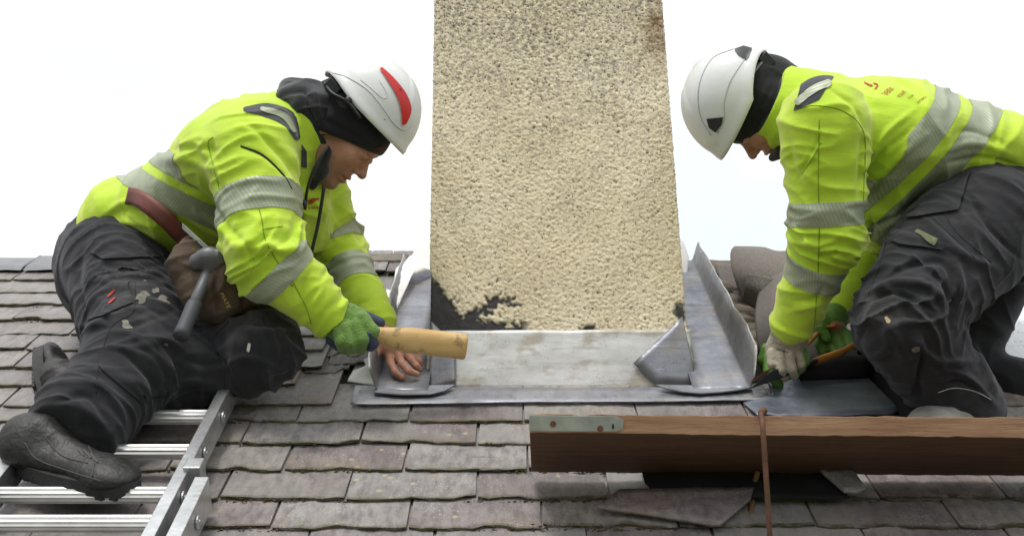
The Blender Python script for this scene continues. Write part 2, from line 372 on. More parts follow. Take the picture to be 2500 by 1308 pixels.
# moss tufts in the joints: uncountable
mv = []; mf = []
for k in range(9000):
    row = random.randint(-1, 13); s = SH(1290) + row * .0985 if row <= 4 else SH(1290) + row * (SH(685) - SH(1290)) / 13
    if row in known: s = SH(known[row][0])
    u = random.uniform(-1.3, 1.2); q = RU(u, s, .01)[None]; px, py, _ = proj(q)
    if fbm(np.array([[u * 2.2, s * 2.2, 3.]]), 2)[0] < -.12 or blocked(px[0], py[0], 0) or (row >= 5 and px[0] > 860 and px[0] < 1900): continue
    c = RU(u, s - .001 + random.gauss(0, .0018), .019 + random.gauss(0, .0035)); r = random.uniform(.0008, .0024)
    bs = len(mv); mv += [c + X * r * random.uniform(1, 3), c - X * r * random.uniform(1, 3), c + RV * r, c - RV * r, c + RN * r, c - RN * r]
    mf += [tuple(bs + i for i in t) for t in ((0, 2, 4), (2, 1, 4), (1, 3, 4), (3, 0, 4), (2, 0, 5), (1, 2, 5), (3, 1, 5), (0, 3, 5))]
mk('moss', mv, mf, M_moss, ROOF, smooth=True, kind='stuff')
# ---------------------------------------------------------------- chimney
BASEP = R(1250, 946); YC = BASEP[1]
def CP(px, py, off=0.):      # point on the vertical front plane of the chimney
    r = P(px, py, 1.); return r * ((YC - off) / r[1])
UL, UR = CP(1045, 946)[0], CP(1688, 946)[0]; ULt, URt = CP(1061, 0)[0], CP(1616, 0)[0]
z0 = BASEP[2] - .03; ztop = CP(1250, 0)[2]; H = ztop - z0
CH = thing('chimney', 'tall cream roughcast chimney stack with black tar patches at its foot', 'chimney', (UL / 2 + UR / 2, YC + .2, z0))
M_render = mat_render()
DEP = .42; Z1 = z0 + H * 1.3
def chim(z, t):              # outline around: t in metres along front (0..w), then sides
    f = (z - z0) / H; l = UL + (ULt - UL) * f; r = UR + (URt - UR) * f
    return l, r
st = .0025; zs = np.arange(z0, Z1, st); wfr = int((UR - UL) / st); ns = int(DEP / (st * 2)); nb = 40
cols = []
for z in zs:
    l, r = chim(z, 0); x = np.concatenate([np.full(ns, l), np.linspace(l, r, wfr), np.full(ns, r), np.linspace(r, l, nb)[1:-1]])
    y = np.concatenate([np.linspace(YC + DEP, YC, ns + 1)[:-1], np.full(wfr, YC), np.linspace(YC, YC + DEP, ns + 1)[1:], np.full(nb - 2, YC + DEP)])
    cols.append(np.stack([x, y, np.full(len(x), z)], 1))
V = np.array(cols); nz, nc_, _ = V.shape; V = V.reshape(-1, 3)
cx = (UL + UR) / 2; nrm = np.zeros_like(V)
fm = np.abs(V[:, 1] - YC) < 1e-6; nrm[fm, 1] = -1; bm = np.abs(V[:, 1] - YC - DEP) < 1e-6; nrm[bm, 1] = 1
l_, r_ = chim(V[:, 2], 0); nrm[np.abs(V[:, 0] - l_) < .004, 0] -= 1; nrm[np.abs(V[:, 0] - r_) < .004, 0] += 1
nrm /= np.maximum(np.linalg.norm(nrm, axis=1)[:, None], .5)
n1 = noise(V * 250 + 2.5 * noise(V * 60)[:, None]); n2 = noise(V * 100 + 7); n3 = RNG.normal(0, .42, len(V)) ; n4 = noise(V * 10)
lump = np.clip(1 - np.abs(n1) * 2, 0, 1); hgt = .42 * n2 + .42 * n3 + .7 * n1
px, py, _ = proj(V)
# bitumen: bottom-left corner, a run along the foot, an arc-shaped patch
nn = noise(V * 30 + 5) * 16 + noise(V * 90) * 16
tl = np.maximum(0, (px - 1050) / 90 + (py - 795 - nn) / -115)     # corner triangle
tar = np.maximum.reduce([sstep(8, -8, (px - 1052) * 1.05 - (py - 672) * .85 + nn * 1.3), sstep(-6, 6, py - 792 + nn * .9 + np.abs(px - 1130) * .05) * sstep(1300, 1270, px),
    sstep(8, -6, np.hypot((px - 1150) / 1.5, py - 790) - 26 + nn * 1.1), sstep(10, -6, np.abs(np.hypot((px - 1215) / 1.1, py - 765) - 30) - 5 + nn * 1.3) * sstep(770, 750, py + nn) ])
tar = np.maximum(tar, sstep(4, -6, np.hypot(px - 1662, (py - 762) / 1.6) - 16 + nn * .3)) * (fm | (nrm[:, 0] < 0))
tar = np.maximum(tar, sstep(3, -3, np.hypot((px - 1440) / 2.4, py - 801) - 7 + nn * .4))
V = V + nrm * (hgt * .0034 * (1 - .6 * tar) - .004 * tar)[:, None]
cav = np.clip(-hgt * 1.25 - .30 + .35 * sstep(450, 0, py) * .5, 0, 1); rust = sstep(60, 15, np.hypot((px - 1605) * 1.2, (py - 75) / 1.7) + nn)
dirt = np.clip(sstep(520, 0, py + nn * 6) * .55 + .25 * n4 + .08, 0, 1)
Q = gridfaces(nz, nc_); Q = np.vstack([Q, np.stack([np.arange(nz - 1) * nc_ + nc_ - 1, np.arange(1, nz) * nc_ + nc_ - 1, np.arange(1, nz) * nc_, np.arange(nz - 1) * nc_], 1)])
mk('stack', V, Q[:, ::-1], M_render, CH, smooth=True, attrs={'tar': tar, 'cav': cav, 'rust': rust, 'dirt': dirt})
# ---------------------------------------------------------------- lead flashings
def wob(V, amp, sc, seed=0.):
    V = np.array(V); return V + RN * (amp * fbm(V * sc + seed, 2))[:, None]
AP = thing('lead_apron', 'wide pale lead apron sheet across the foot of the chimney front', 'lead flashing', R(1370, 960))
nu, nv = 60, 18; vs = []
for i in range(nu):
    t = i / (nu - 1)
    top = CP(1045 + t * 640, 808 - 4 * t, .012); bot = CP(1040 + t * 655, 947, .012)
    for j in range(nv):
        v = j / (nv - 1); p = bot + (top - bot) * v; p = p + np.array([0, -1, 0]) * (.003 * fbm(p[None] * 9, 2)[0] + .002 * math.sin(t * 21)); vs.append(p)
mk('upstand', vs, gridfaces(nu, nv), M_leadp, AP, smooth=True, solid=-.003)
rows = []
for i in range(nu):
    t = i / (nu - 1); x = 868 + t * (1858 - 868); xb = 855 + t * (1888 - 855)
    up = R(x, 940 if t < .17 else 946 - 2 * t, .032); lo = R(xb, 986 - 10 * t + math.sin(t * 11), .030 + .0008 * math.sin(t * 31))
    rows.append([up, up * .7 + lo * .3 + RN * .001, up * .3 + lo * .7 + RN * .0015, up * .04 + lo * .96 + RN * .001, lo])
V_ = wob(np.array(rows).reshape(-1, 3), .0012, 14)
mk('lower_skirt', V_, gridfaces(nu, 5)[:, ::-1], M_lead, AP, smooth=True, solid=.0025)

def tray(name, label, ui, uo, yf, yb, hf, hb, lean, flap, skirt, seed):
    T = thing(name, label, 'lead flashing', RU((ui + uo) / 2, SY(yf), .02))
    s0, s1 = ((R(1250, yf, .040) - RA) @ RV), SY(yb); n = 70; sg = 1 if uo > ui else -1; rows = []
    for i in range(n):
        t = i / (n - 1); s = s0 + (s1 - s0) * t; taper = (uo - ui) * (1 - .06 * t)
        hh = (hf + (hb - hf) * t) * (1 + .04 * fbm(np.array([[t * 9 + seed, 1, 2.]]), 3)[0]) * min(1, (t + .02) * 14 if sg > 0 else (t + .15) * 5)
        r = []
        for v in (0, .35, .7, .95): r.append(RU(ui + taper * v, s, .038 + .003 * fbm(np.array([[s * 9, v * 4, seed]]), 2)[0]))
        r.append(RU(ui + taper * 1.0, s, .046))
        wv = lean + .06 * fbm(np.array([[t * 7 + seed, 5, 2.]]), 2)[0]
        for k in (.3, .65, 1.): r.append(RU(ui + taper + sg * hh * k * wv, s, .046 + hh * k))
        rows.append(r)
    V = np.array(rows).reshape(-1, 3)
    mk('tray', V, gridfaces(n, 8)[:, ::(1 if sg > 0 else -1)], M_lead, T, smooth=False, solid=.0026)
    e_ = MB(); e_.tube([r[-1] for r in rows], .0015, 6); e_.mk('cut_edge', M_leadp, T, smooth=True)
    for r_ in range(3): k_ = 10 + r_ * 17; e_ = MB(); e_.tube([rows[k_][j] + RN * .0008 for j in range(4)], .0011, 5); e_.mk('crease', M_lead, T, smooth=True)
    e_ = MB(); e_.tube([r[4] - RN * .001 for r in rows], .0022, 6); e_.mk('fold_line', M_leadp, T, smooth=True)
    f = np.array(flap); c = f.mean(0); k = len(f); vv = [c] + list(f); mid = [(c + p) / 2 for p in f]
    bm_ = bmesh.new(); bv = [bm_.verts.new(p) for p in f]; bm_.faces.new(bv); bmesh.ops.triangulate(bm_, faces=bm_.faces[:]); bmesh.ops.subdivide_edges(bm_, edges=bm_.edges[:], cuts=5, use_grid_fill=True)
    vv = np.array([v.co for v in bm_.verts]); ff = [tuple(v.index for v in fa.verts) for fa in bm_.faces]; bm_.verts.index_update(); ff = [tuple(v.index for v in fa.verts) for fa in bm_.faces]
    vv[:, 1] += .0025 * fbm(vv * 14, 2); mk('corner_flap', vv, ff, M_lead, T, smooth=True, solid=.0026)
    bm_.free(); sk = np.array(skirt); bm_ = bmesh.new(); bm_.faces.new([bm_.verts.new(p) for p in sk]); bmesh.ops.triangulate(bm_, faces=bm_.faces[:]); bm_.verts.index_update()
    mk('front_skirt', [v.co[:] for v in bm_.verts], [tuple(v.index for v in fa.verts) for fa in bm_.faces], M_lead, T, solid=.003); bm_.free()
    return T
arcR = [R(1600, 938, .045), R(1625, 947, .043), R(1665, 955, .042), R(1710, 959, .042), R(1760, 956, .042), R(1800, 951, .043), R(1842, 943, .045), R(1835, 936, .039), R(1700, 940, .037)]
tray('lead_side_flashing', 'silver grey folded lead gutter sheet running up the right side of the chimney', R(1693, 948, .040)[0], R(1834, 948, .040)[0], 948, 668, .080, .052, .22,
     [CP(1666, 772, .022), CP(1546, 886, .022), CP(1603, 940, .024), CP(1699, 949, .024), CP(1690, 880, .022)], arcR, 1.)
arcL = [R(913, 945, .041), R(914, 957, .043), R(980, 962, .042), R(1050, 961, .042), R(1085, 953, .042), R(1112, 938, .045), R(1045, 940, .037)]
tray('lead_side_flashing', 'silver grey folded lead gutter sheet left of the chimney, under the bare hand', R(1045, 952, .040)[0], R(916, 952, .040)[0], 952, 690, .062, .040, .25,
     [CP(1053, 785, .022), CP(1112, 842, .022), CP(1113, 938, .024), CP(1043, 955, .024), CP(1048, 880, .026)], arcL, 4.)
# corner folds of the lead (thin standing seams) belong to the sheets: slim tubes
# white membrane, left and right
def plate(name, pts, mat, label=None, cat=None, solid=.0015, cuts=6, amp=.004, parent=None, sc=16):
    bm_ = bmesh.new(); bm_.faces.new([bm_.verts.new(p) for p in pts]); bmesh.ops.triangulate(bm_, faces=bm_.faces[:])
    bmesh.ops.subdivide_edges(bm_, edges=bm_.edges[:], cuts=cuts, use_grid_fill=True); bm_.verts.index_update()
    vv = np.array([v.co[:] for v in bm_.verts]); ff = [tuple(v.index for v in fa.verts) for fa in bm_.faces]; bm_.free()
    vv = wob(vv, amp, sc, len(pts)); return mk(name, vv, ff, mat, parent, smooth=True, solid=solid, label=label, cat=cat)
plate('underlay_membrane', [R(848, 932, .018), R(862, 903, .022), R(893, 893, .03), R(888, 878, .035), R(912, 868, .04), R(930, 880, .035), R(925, 938, .02)], M_memb, 'torn white underlay sheet poking out at the lower left of the lead', 'membrane')
plate('underlay_membrane', [P(948, 790, 2.93), P(938, 745, 3.0), P(944, 700, 3.08), P(958, 712, 3.05), P(966, 655, 3.18), P(1005, 625, 3.25), P(1020, 600, 3.3), P(1056, 588, 3.34), P(1066, 660, 3.24), P(1010, 668, 3.16), P(975, 740, 3.0)], M_memb, 'white underlay sheet standing up between slates and chimney on the left', 'membrane', amp=.010, sc=22)
plate('underlay_membrane', [P(1640, 585, 3.36), P(1668, 588, 3.36), P(1682, 630, 3.3), P(1675, 700, 3.2), P(1640, 700, 3.2)], M_memb, 'white underlay sheet edge behind the right side of the chimney', 'membrane')

# ---------------------------------------------------------------- felt, roll, dark lead sheet, window, channel (right)
FE = thing('roofing_felt', 'crumpled grey mineral roofing felt folded back beside the right flashing', 'roofing felt', R(1860, 850))
V, Fc = loft([[P(1745, 642, 3.38), P(1800, 642, 3.36), P(1880, 650, 3.3), P(1990, 650, 3.3)],
              [P(1765, 690, 3.26), P(1800, 690, 3.25), P(1880, 700, 3.2), P(1990, 700, 3.2)],
              [P(1820, 735, 3.14), P(1840, 730, 3.14), P(1900, 740, 3.1), P(1990, 740, 3.1)]], 14, 20)
mk('bottom_layer', V, Fc, M_felt, FE, smooth=True, solid=.004)
V, Fc = loft([[P(1815, 735, 3.10), P(1870, 742, 3.08), P(1930, 745, 3.05), P(2000, 745, 3.05)],
              [P(1790, 668, 3.12), P(1850, 680, 3.08), P(1930, 690, 3.05), P(2010, 690, 3.05)],
              [P(1783, 622, 3.18), P(1850, 630, 3.15), P(1930, 640, 3.12), P(2020, 630, 3.12)],
              [P(1795, 604, 3.27), P(1860, 606, 3.27), P(1910, 616, 3.25), P(2020, 600, 3.25)],
              [P(1815, 612, 3.35), P(1870, 620, 3.35), P(1925, 630, 3.33), P(2020, 620, 3.33)]], 26, 26)
mk('folded_layer', V, Fc, M_felt, FE, smooth=True, solid=.004)
V, Fc = loft([[P(1815, 735, 3.06), P(1850, 755, 3.03), P(1890, 775, 3.0)],
              [P(1820, 700, 3.02), P(1860, 712, 3.0), P(1905, 722, 3.0)],
              [P(1823, 667, 3.02), P(1865, 675, 3.02), P(1915, 684, 3.02)]], 12, 12)
mk('torn_corner', V, Fc, M_felt, FE, smooth=True, solid=.004)
V, Fc = loft([[P(1870, 900, 2.72), P(1900, 905, 2.70), P(1960, 905, 2.68), P(2030, 905, 2.68)],
              [P(1850, 830, 2.82), P(1895, 835, 2.76), P(1960, 840, 2.74), P(2040, 840, 2.74)],
              [P(1846, 760, 2.93), P(1890, 760, 2.87), P(1960, 765, 2.84), P(2040, 765, 2.84)],
              [P(1860, 705, 3.02), P(1900, 695, 2.96), P(1960, 690, 2.93), P(2040, 690, 2.93)],
              [P(1895, 672, 3.10), P(1925, 665, 3.05), P(1960, 660, 3.02), P(2050, 665, 3.0)],
              [P(1930, 680, 3.18), P(1950, 676, 3.15), P(1980, 680, 3.12), P(2050, 680, 3.1)]], 34, 24)
mk('curled_layer', V, Fc, M_felt, FE, smooth=True, solid=.004)
DL = plate('lead_sheet', [R(1885, 962, .03), R(1870, 925, .03), R(2100, 905, .03), R(2196, 1003, .03), R(2180, 1012, .03), R(1975, 1018, .028), R(1900, 1018, .030), R(1862, 1010, .034), R(1850, 1016, .03), R(1815, 985, .024)], M_leadd, 'dark blue grey lead sheet lying flat right of the chimney, under the snips', 'lead sheet', .004, 8, .003)
rl = MB(); a, b = R(1945, 905, .045), R(2108, 898, .045)
n_ = 14; rl.tube([a + (b - a) * t for t in np.linspace(0, 1, n_)], .031, 20)
rl.mk('lead_roll', M_black, smooth=True, label='black rolled up sheet lying behind the gloved hands on the right', cat='roll')
ch = MB(); p0, p1 = R(2108, 850, .05), R(2245, 1030, .05)
dd = (p1 - p0) / np.linalg.norm(p1 - p0); w = np.cross(dd, RN)
ch.box((p0 + p1) / 2, dd * np.linalg.norm(p1 - p0) / 2, w * .014, RN * .035); ch.box((p0 + p1) / 2 - w * .03 - RN * .02, dd * np.linalg.norm(p1 - p0) / 2, w * .0145, RN * .014)
ch.mk('roof_channel', M_black, label='black metal gutter channel running down beside the right kneeling worker', cat='channel', bevel=.002)
RW = thing('roof_light', 'wet white roof light panel at the right edge behind the worker', 'roof window', R(2560, 900, .03))
def mat_wet():
    m = Mat('wet_panel', .2, spec=.6); v = m.n('TexVoronoi', {'Vector': m.co, 'Scale': 120.}).outputs['Distance']
    k = m.math('MULTIPLY', m.ramp(v, [(.25, 1), (.5, 0)]), m.ramp(m.noise(9, 2, .5, None, (.1, 1, 1)), [(.5, 0), (.56, 1)]))
    m.set('Base Color', m.mix(k, (.82, .84, .87), (.50, .53, .56))); m.bump(v, .001); return m.m
pts = [R(2380, 892, .045), R(2800, 892, .045), R(2800, 730, .045), R(2380, 730, .045)]
mk('pane', pts, [(0, 1, 2, 3)], mat_wet(), RW, solid=.004)
fr = MB(); a, b = R(2380, 896, .045), R(2800, 896, .045); fr.box((a + b) / 2, (b - a) / 2, RV * .009, RN * .008); fr.box((a + b) / 2 - RN * .027, (b - a) / 2, RV * .011, RN * .018); fr.mk('frame', M_galv, RW, bevel=.001)

# ---------------------------------------------------------------- loose pieces under the board
plate('felt_strip', [R(1560, 1120, .05), R(1575, 1175, .048), R(1598, 1200, .044), R(1625, 1210, .042), R(1850, 1212, .042), R(2040, 1216, .042), R(2075, 1212, .042), R(2030, 1165, .048), R(2000, 1120, .05)], M_black, 'black rubber strip hanging out below the scaffold board', 'felt strip', .003, 4, .002)
o = plate('loose_slate', [R(1512, 1200, .038), R(1840, 1195, .039), R(1832, 1222, .037), R(1760, 1283, .034), R(1735, 1285, .034), R(1600, 1262, .034), R(1457, 1243, .036)], M_slate, 'loose dark slate lying askew below the black strip under the board', 'slate', .007, 4, .002)
o = plate('slate_fragment', [R(2000, 1150, .056), R(2080, 1150, .056), R(2112, 1198, .052), R(2090, 1206, .052), R(2060, 1203, .052)], M_slate, 'small broken blue grey slate piece poking out right of the black strip', 'slate', .007, 4, .002)

# ---------------------------------------------------------------- scaffold board
SB = thing('scaffold_board', 'long brown scaffold board on edge across the lower right', 'board', P(1300, 1152, 2.22))
def bl(px, k): # k: 0 top front,1 bottom front,2 bottom back,3 top back
    t = (px - 1293) / 1207.
    return [P(px, 1010 + 8 * t, 2.02), P(px, 1056 + 12 * t, 2.024), P(px + 4 * (1 - t), 1152 + 9 * t, 2.225), P(px + 4 * (1 - t), 1106 + 9 * t, 2.235)][k]
n = 60; vs = []
for i, px in enumerate(np.linspace(1293, 2760, n)):
    for k in range(4): vs.append(bl(px, k) + UC * random.gauss(0, .0007) + (UC * -.0015 if i % 13 == 5 and k == 0 else 0))
Fc = [(i * 4 + k, i * 4 + (k + 1) % 4, (i + 1) * 4 + (k + 1) % 4, (i + 1) * 4 + k) for i in range(n - 1) for k in range(4)] + [(0, 3, 2, 1), ((n - 1) * 4, (n - 1) * 4 + 1, (n - 1) * 4 + 2, (n - 1) * 4 + 3)]
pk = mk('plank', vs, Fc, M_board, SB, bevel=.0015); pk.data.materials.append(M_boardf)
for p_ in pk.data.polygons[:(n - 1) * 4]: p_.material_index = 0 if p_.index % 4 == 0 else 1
vs = [bl(1292, 0) * .12 + bl(1292, 1) * .88, bl(1505, 0) * .15 + bl(1505, 1) * .85, bl(1520, 0) * .3 + bl(1520, 1) * .7, bl(1522, 0) * .72 + bl(1522, 1) * .28, bl(1506, 0) * .92 + bl(1506, 1) * .08, bl(1292, 0) * .95 + bl(1292, 1) * .05]
mk('end_band', [v - F * .003 for v in vs], [tuple(range(6))], M_galv, SB, solid=-.002)
for x, fr_ in ((1350, .5), (1465, .72)):
    t = MB(); c = bl(x, 0) * (1 - fr_) + bl(x, 1) * fr_ - F * .004; t.tube([c, c - F * .0025], .0055, 10); t.mk('nail', M_rust, SB)
t = MB(); c = bl(1496, 0) * .5 + bl(1496, 1) * .5 - F * .0045; t.box(c, X * .0015, UC * .008, F * .0006); t.mk('slot_mark', M_black, SB)
BR = thing('board_bracket', 'thin rusty steel rod bracket holding up the scaffold board', 'bracket', P(1885, 1320, 2.0))
t = MB(); t.tube(crom([P(1858, 1008, 2.02), P(1862, 1040, 1.995), P(1866, 1100, 1.99), P(1874, 1220, 1.985), P(1886, 1420, 1.98)], 24), .0048, 10); t.tube(crom([P(1858, 1008, 2.02), P(1862, 1000, 2.05), P(1866, 1003, 2.10)], 8), .006, 10); t.mk('rod', M_rust, BR, smooth=True)
t = MB(); t.tube(crom([P(1850, 1150, 2.20), P(1840, 1190, 2.19), P(1832, 1262, 2.13)], 10), .0055, 8); t.mk('rear_leg', simple('ochre_steel', (.16, .09, .03), .8), BR, smooth=True)

# ---------------------------------------------------------------- ladder
LD = thing('ladder', 'aluminium roof ladder lying on the slates under the left worker', 'ladder', R(330, 1300))
def rail(u, s0, s1, name='rail', h0=.045, h1=.10, w=.012, du=0.):
    m_ = MB(); a = RU(u, s0, 0); b = RU(u + du, s1, 0)
    o_ = X * w; m_.hexa([a - o_ + RN * h0, a + o_ + RN * h0, a + o_ + RN * h1, a - o_ + RN * h1, b - o_ + RN * h0, b + o_ + RN * h0, b + o_ + RN * h1, b - o_ + RN * h1])
    return m_.mk(name, M_metal, LD, bevel=.0015)
def usl(px, py, h): p = R(px, py, h); return p[0], (p - RA) @ RV
uA, sA = usl(333, 1308, .09); uB, sB = usl(555, 972, .09); uC, sC = usl(675, 735, .09)
rail(uB - .012, sA - .45, sC + .02, du=0); print('rail u', uA, uB, uC)
uR = uB
uL_ = usl(-25, 1190, .09)[0]; rail(uL_, sA - .45, sC)
u2, s2t = usl(485, 1180, .09); rail(uR + .034, sA - .45, s2t, 'rail', .04, .105, .013)
# rail stop block
m_ = MB(); uu, ss = usl(425, 1150, .09); m_.box(RU(uR + .008, ss, .075), X * .016, RV * .018, RN * .034); m_.mk('guide_bracket', M_metal, LD, bevel=.002)
for py in (1018, 1103, 1208, 1277, 1345, 925, 760):
    s_ = usl(300, py, .072)[1]; m_ = MB(); a = RU(uL_, s_, .072); b = RU(uR - .02, s_, .072); seg = 24; rr = []
    ang = np.linspace(0, 2 * math.pi, seg, False); rv = [.0155 if i % 2 else .0138 for i in range(seg)]
    for e in (a, b):
        for A_, r0 in zip(ang, rv): rr.append(e + (RV * math.cos(A_) + RN * math.sin(A_)) * r0)
    m_.add(rr, [(j, (j + 1) % seg, seg + (j + 1) % seg, seg + j) for j in range(seg)]); m_.mk('rung', M_alur, LD)
for py, uo_ in ((1012, uR + .0015), (1100, uR + .0015), (1208, uR + .0015), (1268, uR + .0485)):
    s_ = usl(500, py + 8, .072)[1]; m_ = MB(); a = RU(uo_, s_, .074)
    m_.tube([a, a + X * .003, a + X * .0045], [.0125, .0125, .007], 16); m_.tube([a + X * .0042, a + X * .0052], .005, 10); m_.mk('rung_rivet', M_metal, LD, smooth=False)

# ---------------------------------------------------------------- small aerial beyond the ridge
AE = thing('aerial', 'pale far-off aerial box with looping cable beyond the ridge by the left worker', 'aerial', P(812, 700, 6.))
M_pale = simple('pale_plastic', (.75, .75, .77), .5, 0, .05); t = MB(); t.box(P(806, 492, 6.), X * .02, F * .03, UC * .03); t.mk('box', M_pale, AE, bevel=.003)
t = MB(); t.tube(crom([P(800, 530, 6.), P(806, 506, 6.), P(814, 500, 6.), P(819, 520, 6.), P(821, 560, 6.), P(822, 700, 6.)], 20), .004, 6); t.mk('cable', simple('grey_cable', (.35, .35, .36), .6), AE, smooth=True)
t = MB(); t.tube([P(803, 500, 6.02), P(803, 700, 6.02)], .006, 6); t.mk('mast', M_pale, AE, smooth=True)
# ================================================================ implicit surfaces for bodies and clothes
def unit(v): v = np.array(v, float); return v / np.linalg.norm(v)
def cap(a, b, ra, rb, st=None, sk=1.):
    k = sk
    a = np.array(a, float); b = np.array(b, float)
    if st is not None: st = unit(st); a2 = a - st * (a @ st) * (1 - 1 / k); b2 = b - st * (b @ st) * (1 - 1 / k)
    else: a2, b2 = a, b
    ab = b2 - a2; L2 = max(ab @ ab, 1e-9)
    def f(Q):
        if st is not None: Q = Q - np.outer((Q @ st) * (1 - 1 / k), st)
        q = Q - a2; h = np.clip((q @ ab) / L2, 0, 1); return np.sqrt(((q - h[:, None] * ab) ** 2).sum(1)) - (ra + (rb - ra) * h)
    f.bb = (np.minimum(a, b) - max(ra, rb) * k, np.maximum(a, b) + max(ra, rb) * k); return f
def ell(c, r, ax=None):
    c = np.array(c, float); r = np.array(r, float); A = np.eye(3) if ax is None else np.array(ax)
    def f(Q):
        q = (Q - c) @ A.T; k0 = np.sqrt(((q / r) ** 2).sum(1)); k1 = np.sqrt(((q / r ** 2) ** 2).sum(1)); return k0 * (k0 - 1) / np.maximum(k1, 1e-6)
    m = r.max(); f.bb = (c - m, c + m); return f
def half(p, n):
    p = np.array(p, float); n = unit(n)
    return lambda Q: (Q - p) @ n
def smin(a, b, k):
    h = np.maximum(k - np.abs(a - b), 0) / k; return np.minimum(a, b) - h * h * k * .25
def smax(a, b, k): return -smin(-a, -b, k)
class SDF:
    def __init__(s): s.ops = []; s.lo = np.full(3, 1e9); s.hi = -s.lo
    def u(s, f, k=.02):
        s.ops.append(('u', f, k)); s.lo = np.minimum(s.lo, f.bb[0]); s.hi = np.maximum(s.hi, f.bb[1]); return s
    def line(s, pts, rs, k=.012, **kw):
        for i in range(len(pts) - 1): s.u(cap(pts[i], pts[i + 1], rs[i], rs[i + 1], **kw), k)
        return s
    def sub(s, f, k=.01): s.ops.append(('s', f, k)); return s
    def cut(s, f, k=.004): s.ops.append(('c', f, k)); return s      # keep where f<0
    def __call__(s, Q):
        d = np.full(len(Q), 1e3)
        for o, f, k in s.ops:
            v = f(Q)
            d = smin(d, v, k) if o == 'u' else (smax(d, -v, k) if o == 's' else smax(d, v, k))
        return d
    def mesh(s, h):
        lo = s.lo - 4 * h; B = 8; n = np.ceil((s.hi + 4 * h - lo) / h / B).astype(int); N = n * B
        ci = np.indices(n).reshape(3, -1).T; cc = lo + (ci * B + (B - 1) / 2) * h
        dc = s(cc); keep = np.abs(dc) < B * h * 1.15
        A = np.repeat(np.repeat(np.repeat(np.sign(dc).reshape(n).astype(np.float32), B, 0), B, 1), B, 2)
        off = np.indices((B, B, B)).reshape(3, -1).T
        kb = ci[keep]
        for ch_ in range(0, len(kb), 400):
            kk = kb[ch_:ch_ + 400]; idx = (kk[:, None, :] * B + off[None]).reshape(-1, 3); A[idx[:, 0], idx[:, 1], idx[:, 2]] = s(lo + idx * h)
        I = A < 0; c0 = I[:-1, :-1, :-1]; al = c0.copy(); an = c0.copy()
        for a in (0, 1):
            for b in (0, 1):
                for c in (0, 1):
                    v = I[a:N[0] - 1 + a, b:N[1] - 1 + b, c:N[2] - 1 + c]; al &= v; an |= v
        act = np.argwhere(an & ~al); cid = np.full(np.array(A.shape) - 1, -1, np.int32); cid[act[:, 0], act[:, 1], act[:, 2]] = np.arange(len(act))
        sm = np.zeros((len(act), 3)); ct = np.zeros(len(act)); cs = [(a, b, c) for a in (0, 1) for b in (0, 1) for c in (0, 1)]
        val = {c: A[act[:, 0] + c[0], act[:, 1] + c[1], act[:, 2] + c[2]].astype(float) for c in cs}
        for c in cs:
            for ax in range(3):
                if c[ax]: continue
                e = list(c); e[ax] = 1; e = tuple(e); v0, v1 = val[c], val[e]; m = (v0 < 0) != (v1 < 0)
                t = np.where(m, v0 / np.where(m, v0 - v1, 1), 0); p = np.array(c, float)[None] + np.zeros((len(act), 3)); p[:, ax] += t
                sm[m] += p[m]; ct[m] += 1
        V = lo + (act + sm / ct[:, None]) * h; Q = []
        for ax in range(3):
            o1, o2 = [(1, 2), (2, 0), (0, 1)][ax]; sl0 = [slice(1, -1)] * 3; sl0[ax] = slice(0, -1)
            e = np.argwhere(I[tuple(sl0)] != I[tuple([slice(1, None) if i == ax else slice(1, -1) for i in range(3)])])
            if not len(e): continue
            b = e.copy(); b[:, o1] += 1; b[:, o2] += 1   # absolute index of grid point
            fl = I[b[:, 0], b[:, 1], b[:, 2]]
            def cell(d1, d2):
                q = b.copy(); q[:, o1] -= d1; q[:, o2] -= d2; return cid[q[:, 0], q[:, 1], q[:, 2]]
            q = np.stack([cell(0, 0), cell(1, 0), cell(1, 1), cell(0, 1)], 1); q[~fl] = q[~fl][:, ::-1]; Q.append(q)
        Q = np.vstack(Q); Q = Q[(Q >= 0).all(1)]; return V, Q
def vnorm(V, Q):
    fn = np.cross(V[Q[:, 2]] - V[Q[:, 0]], V[Q[:, 3]] - V[Q[:, 1]]); N = np.zeros_like(V)
    for i in range(4): np.add.at(N, Q[:, i], fn)
    return N / np.maximum(np.linalg.norm(N, axis=1)[:, None], 1e-12)
def relax(V, Q, it=1):
    for _ in range(it):
        S = np.zeros_like(V); c = np.zeros(len(V))
        for i in range(4):
            for j in (1, 3): np.add.at(S, Q[:, i], V[Q[:, (i + j) % 4]]); np.add.at(c, Q[:, i], 1)
        V = V * .5 + .5 * S / c[:, None]
    return V
def polydist(px, py, pts):     # 2D distance and parameter along polyline
    best = np.full(len(px), 1e9); par = np.zeros(len(px))
    for i in range(len(pts) - 1):
        a = np.array(pts[i], float); b = np.array(pts[i + 1], float); ab = b - a
        h = np.clip(((px - a[0]) * ab[0] + (py - a[1]) * ab[1]) / (ab @ ab), 0, 1)
        d = np.hypot(px - a[0] - h * ab[0], py - a[1] - h * ab[1]); m = d < best; best[m] = d[m]; par[m] = i + h[m]
    return best, par / max(1, len(pts) - 1)
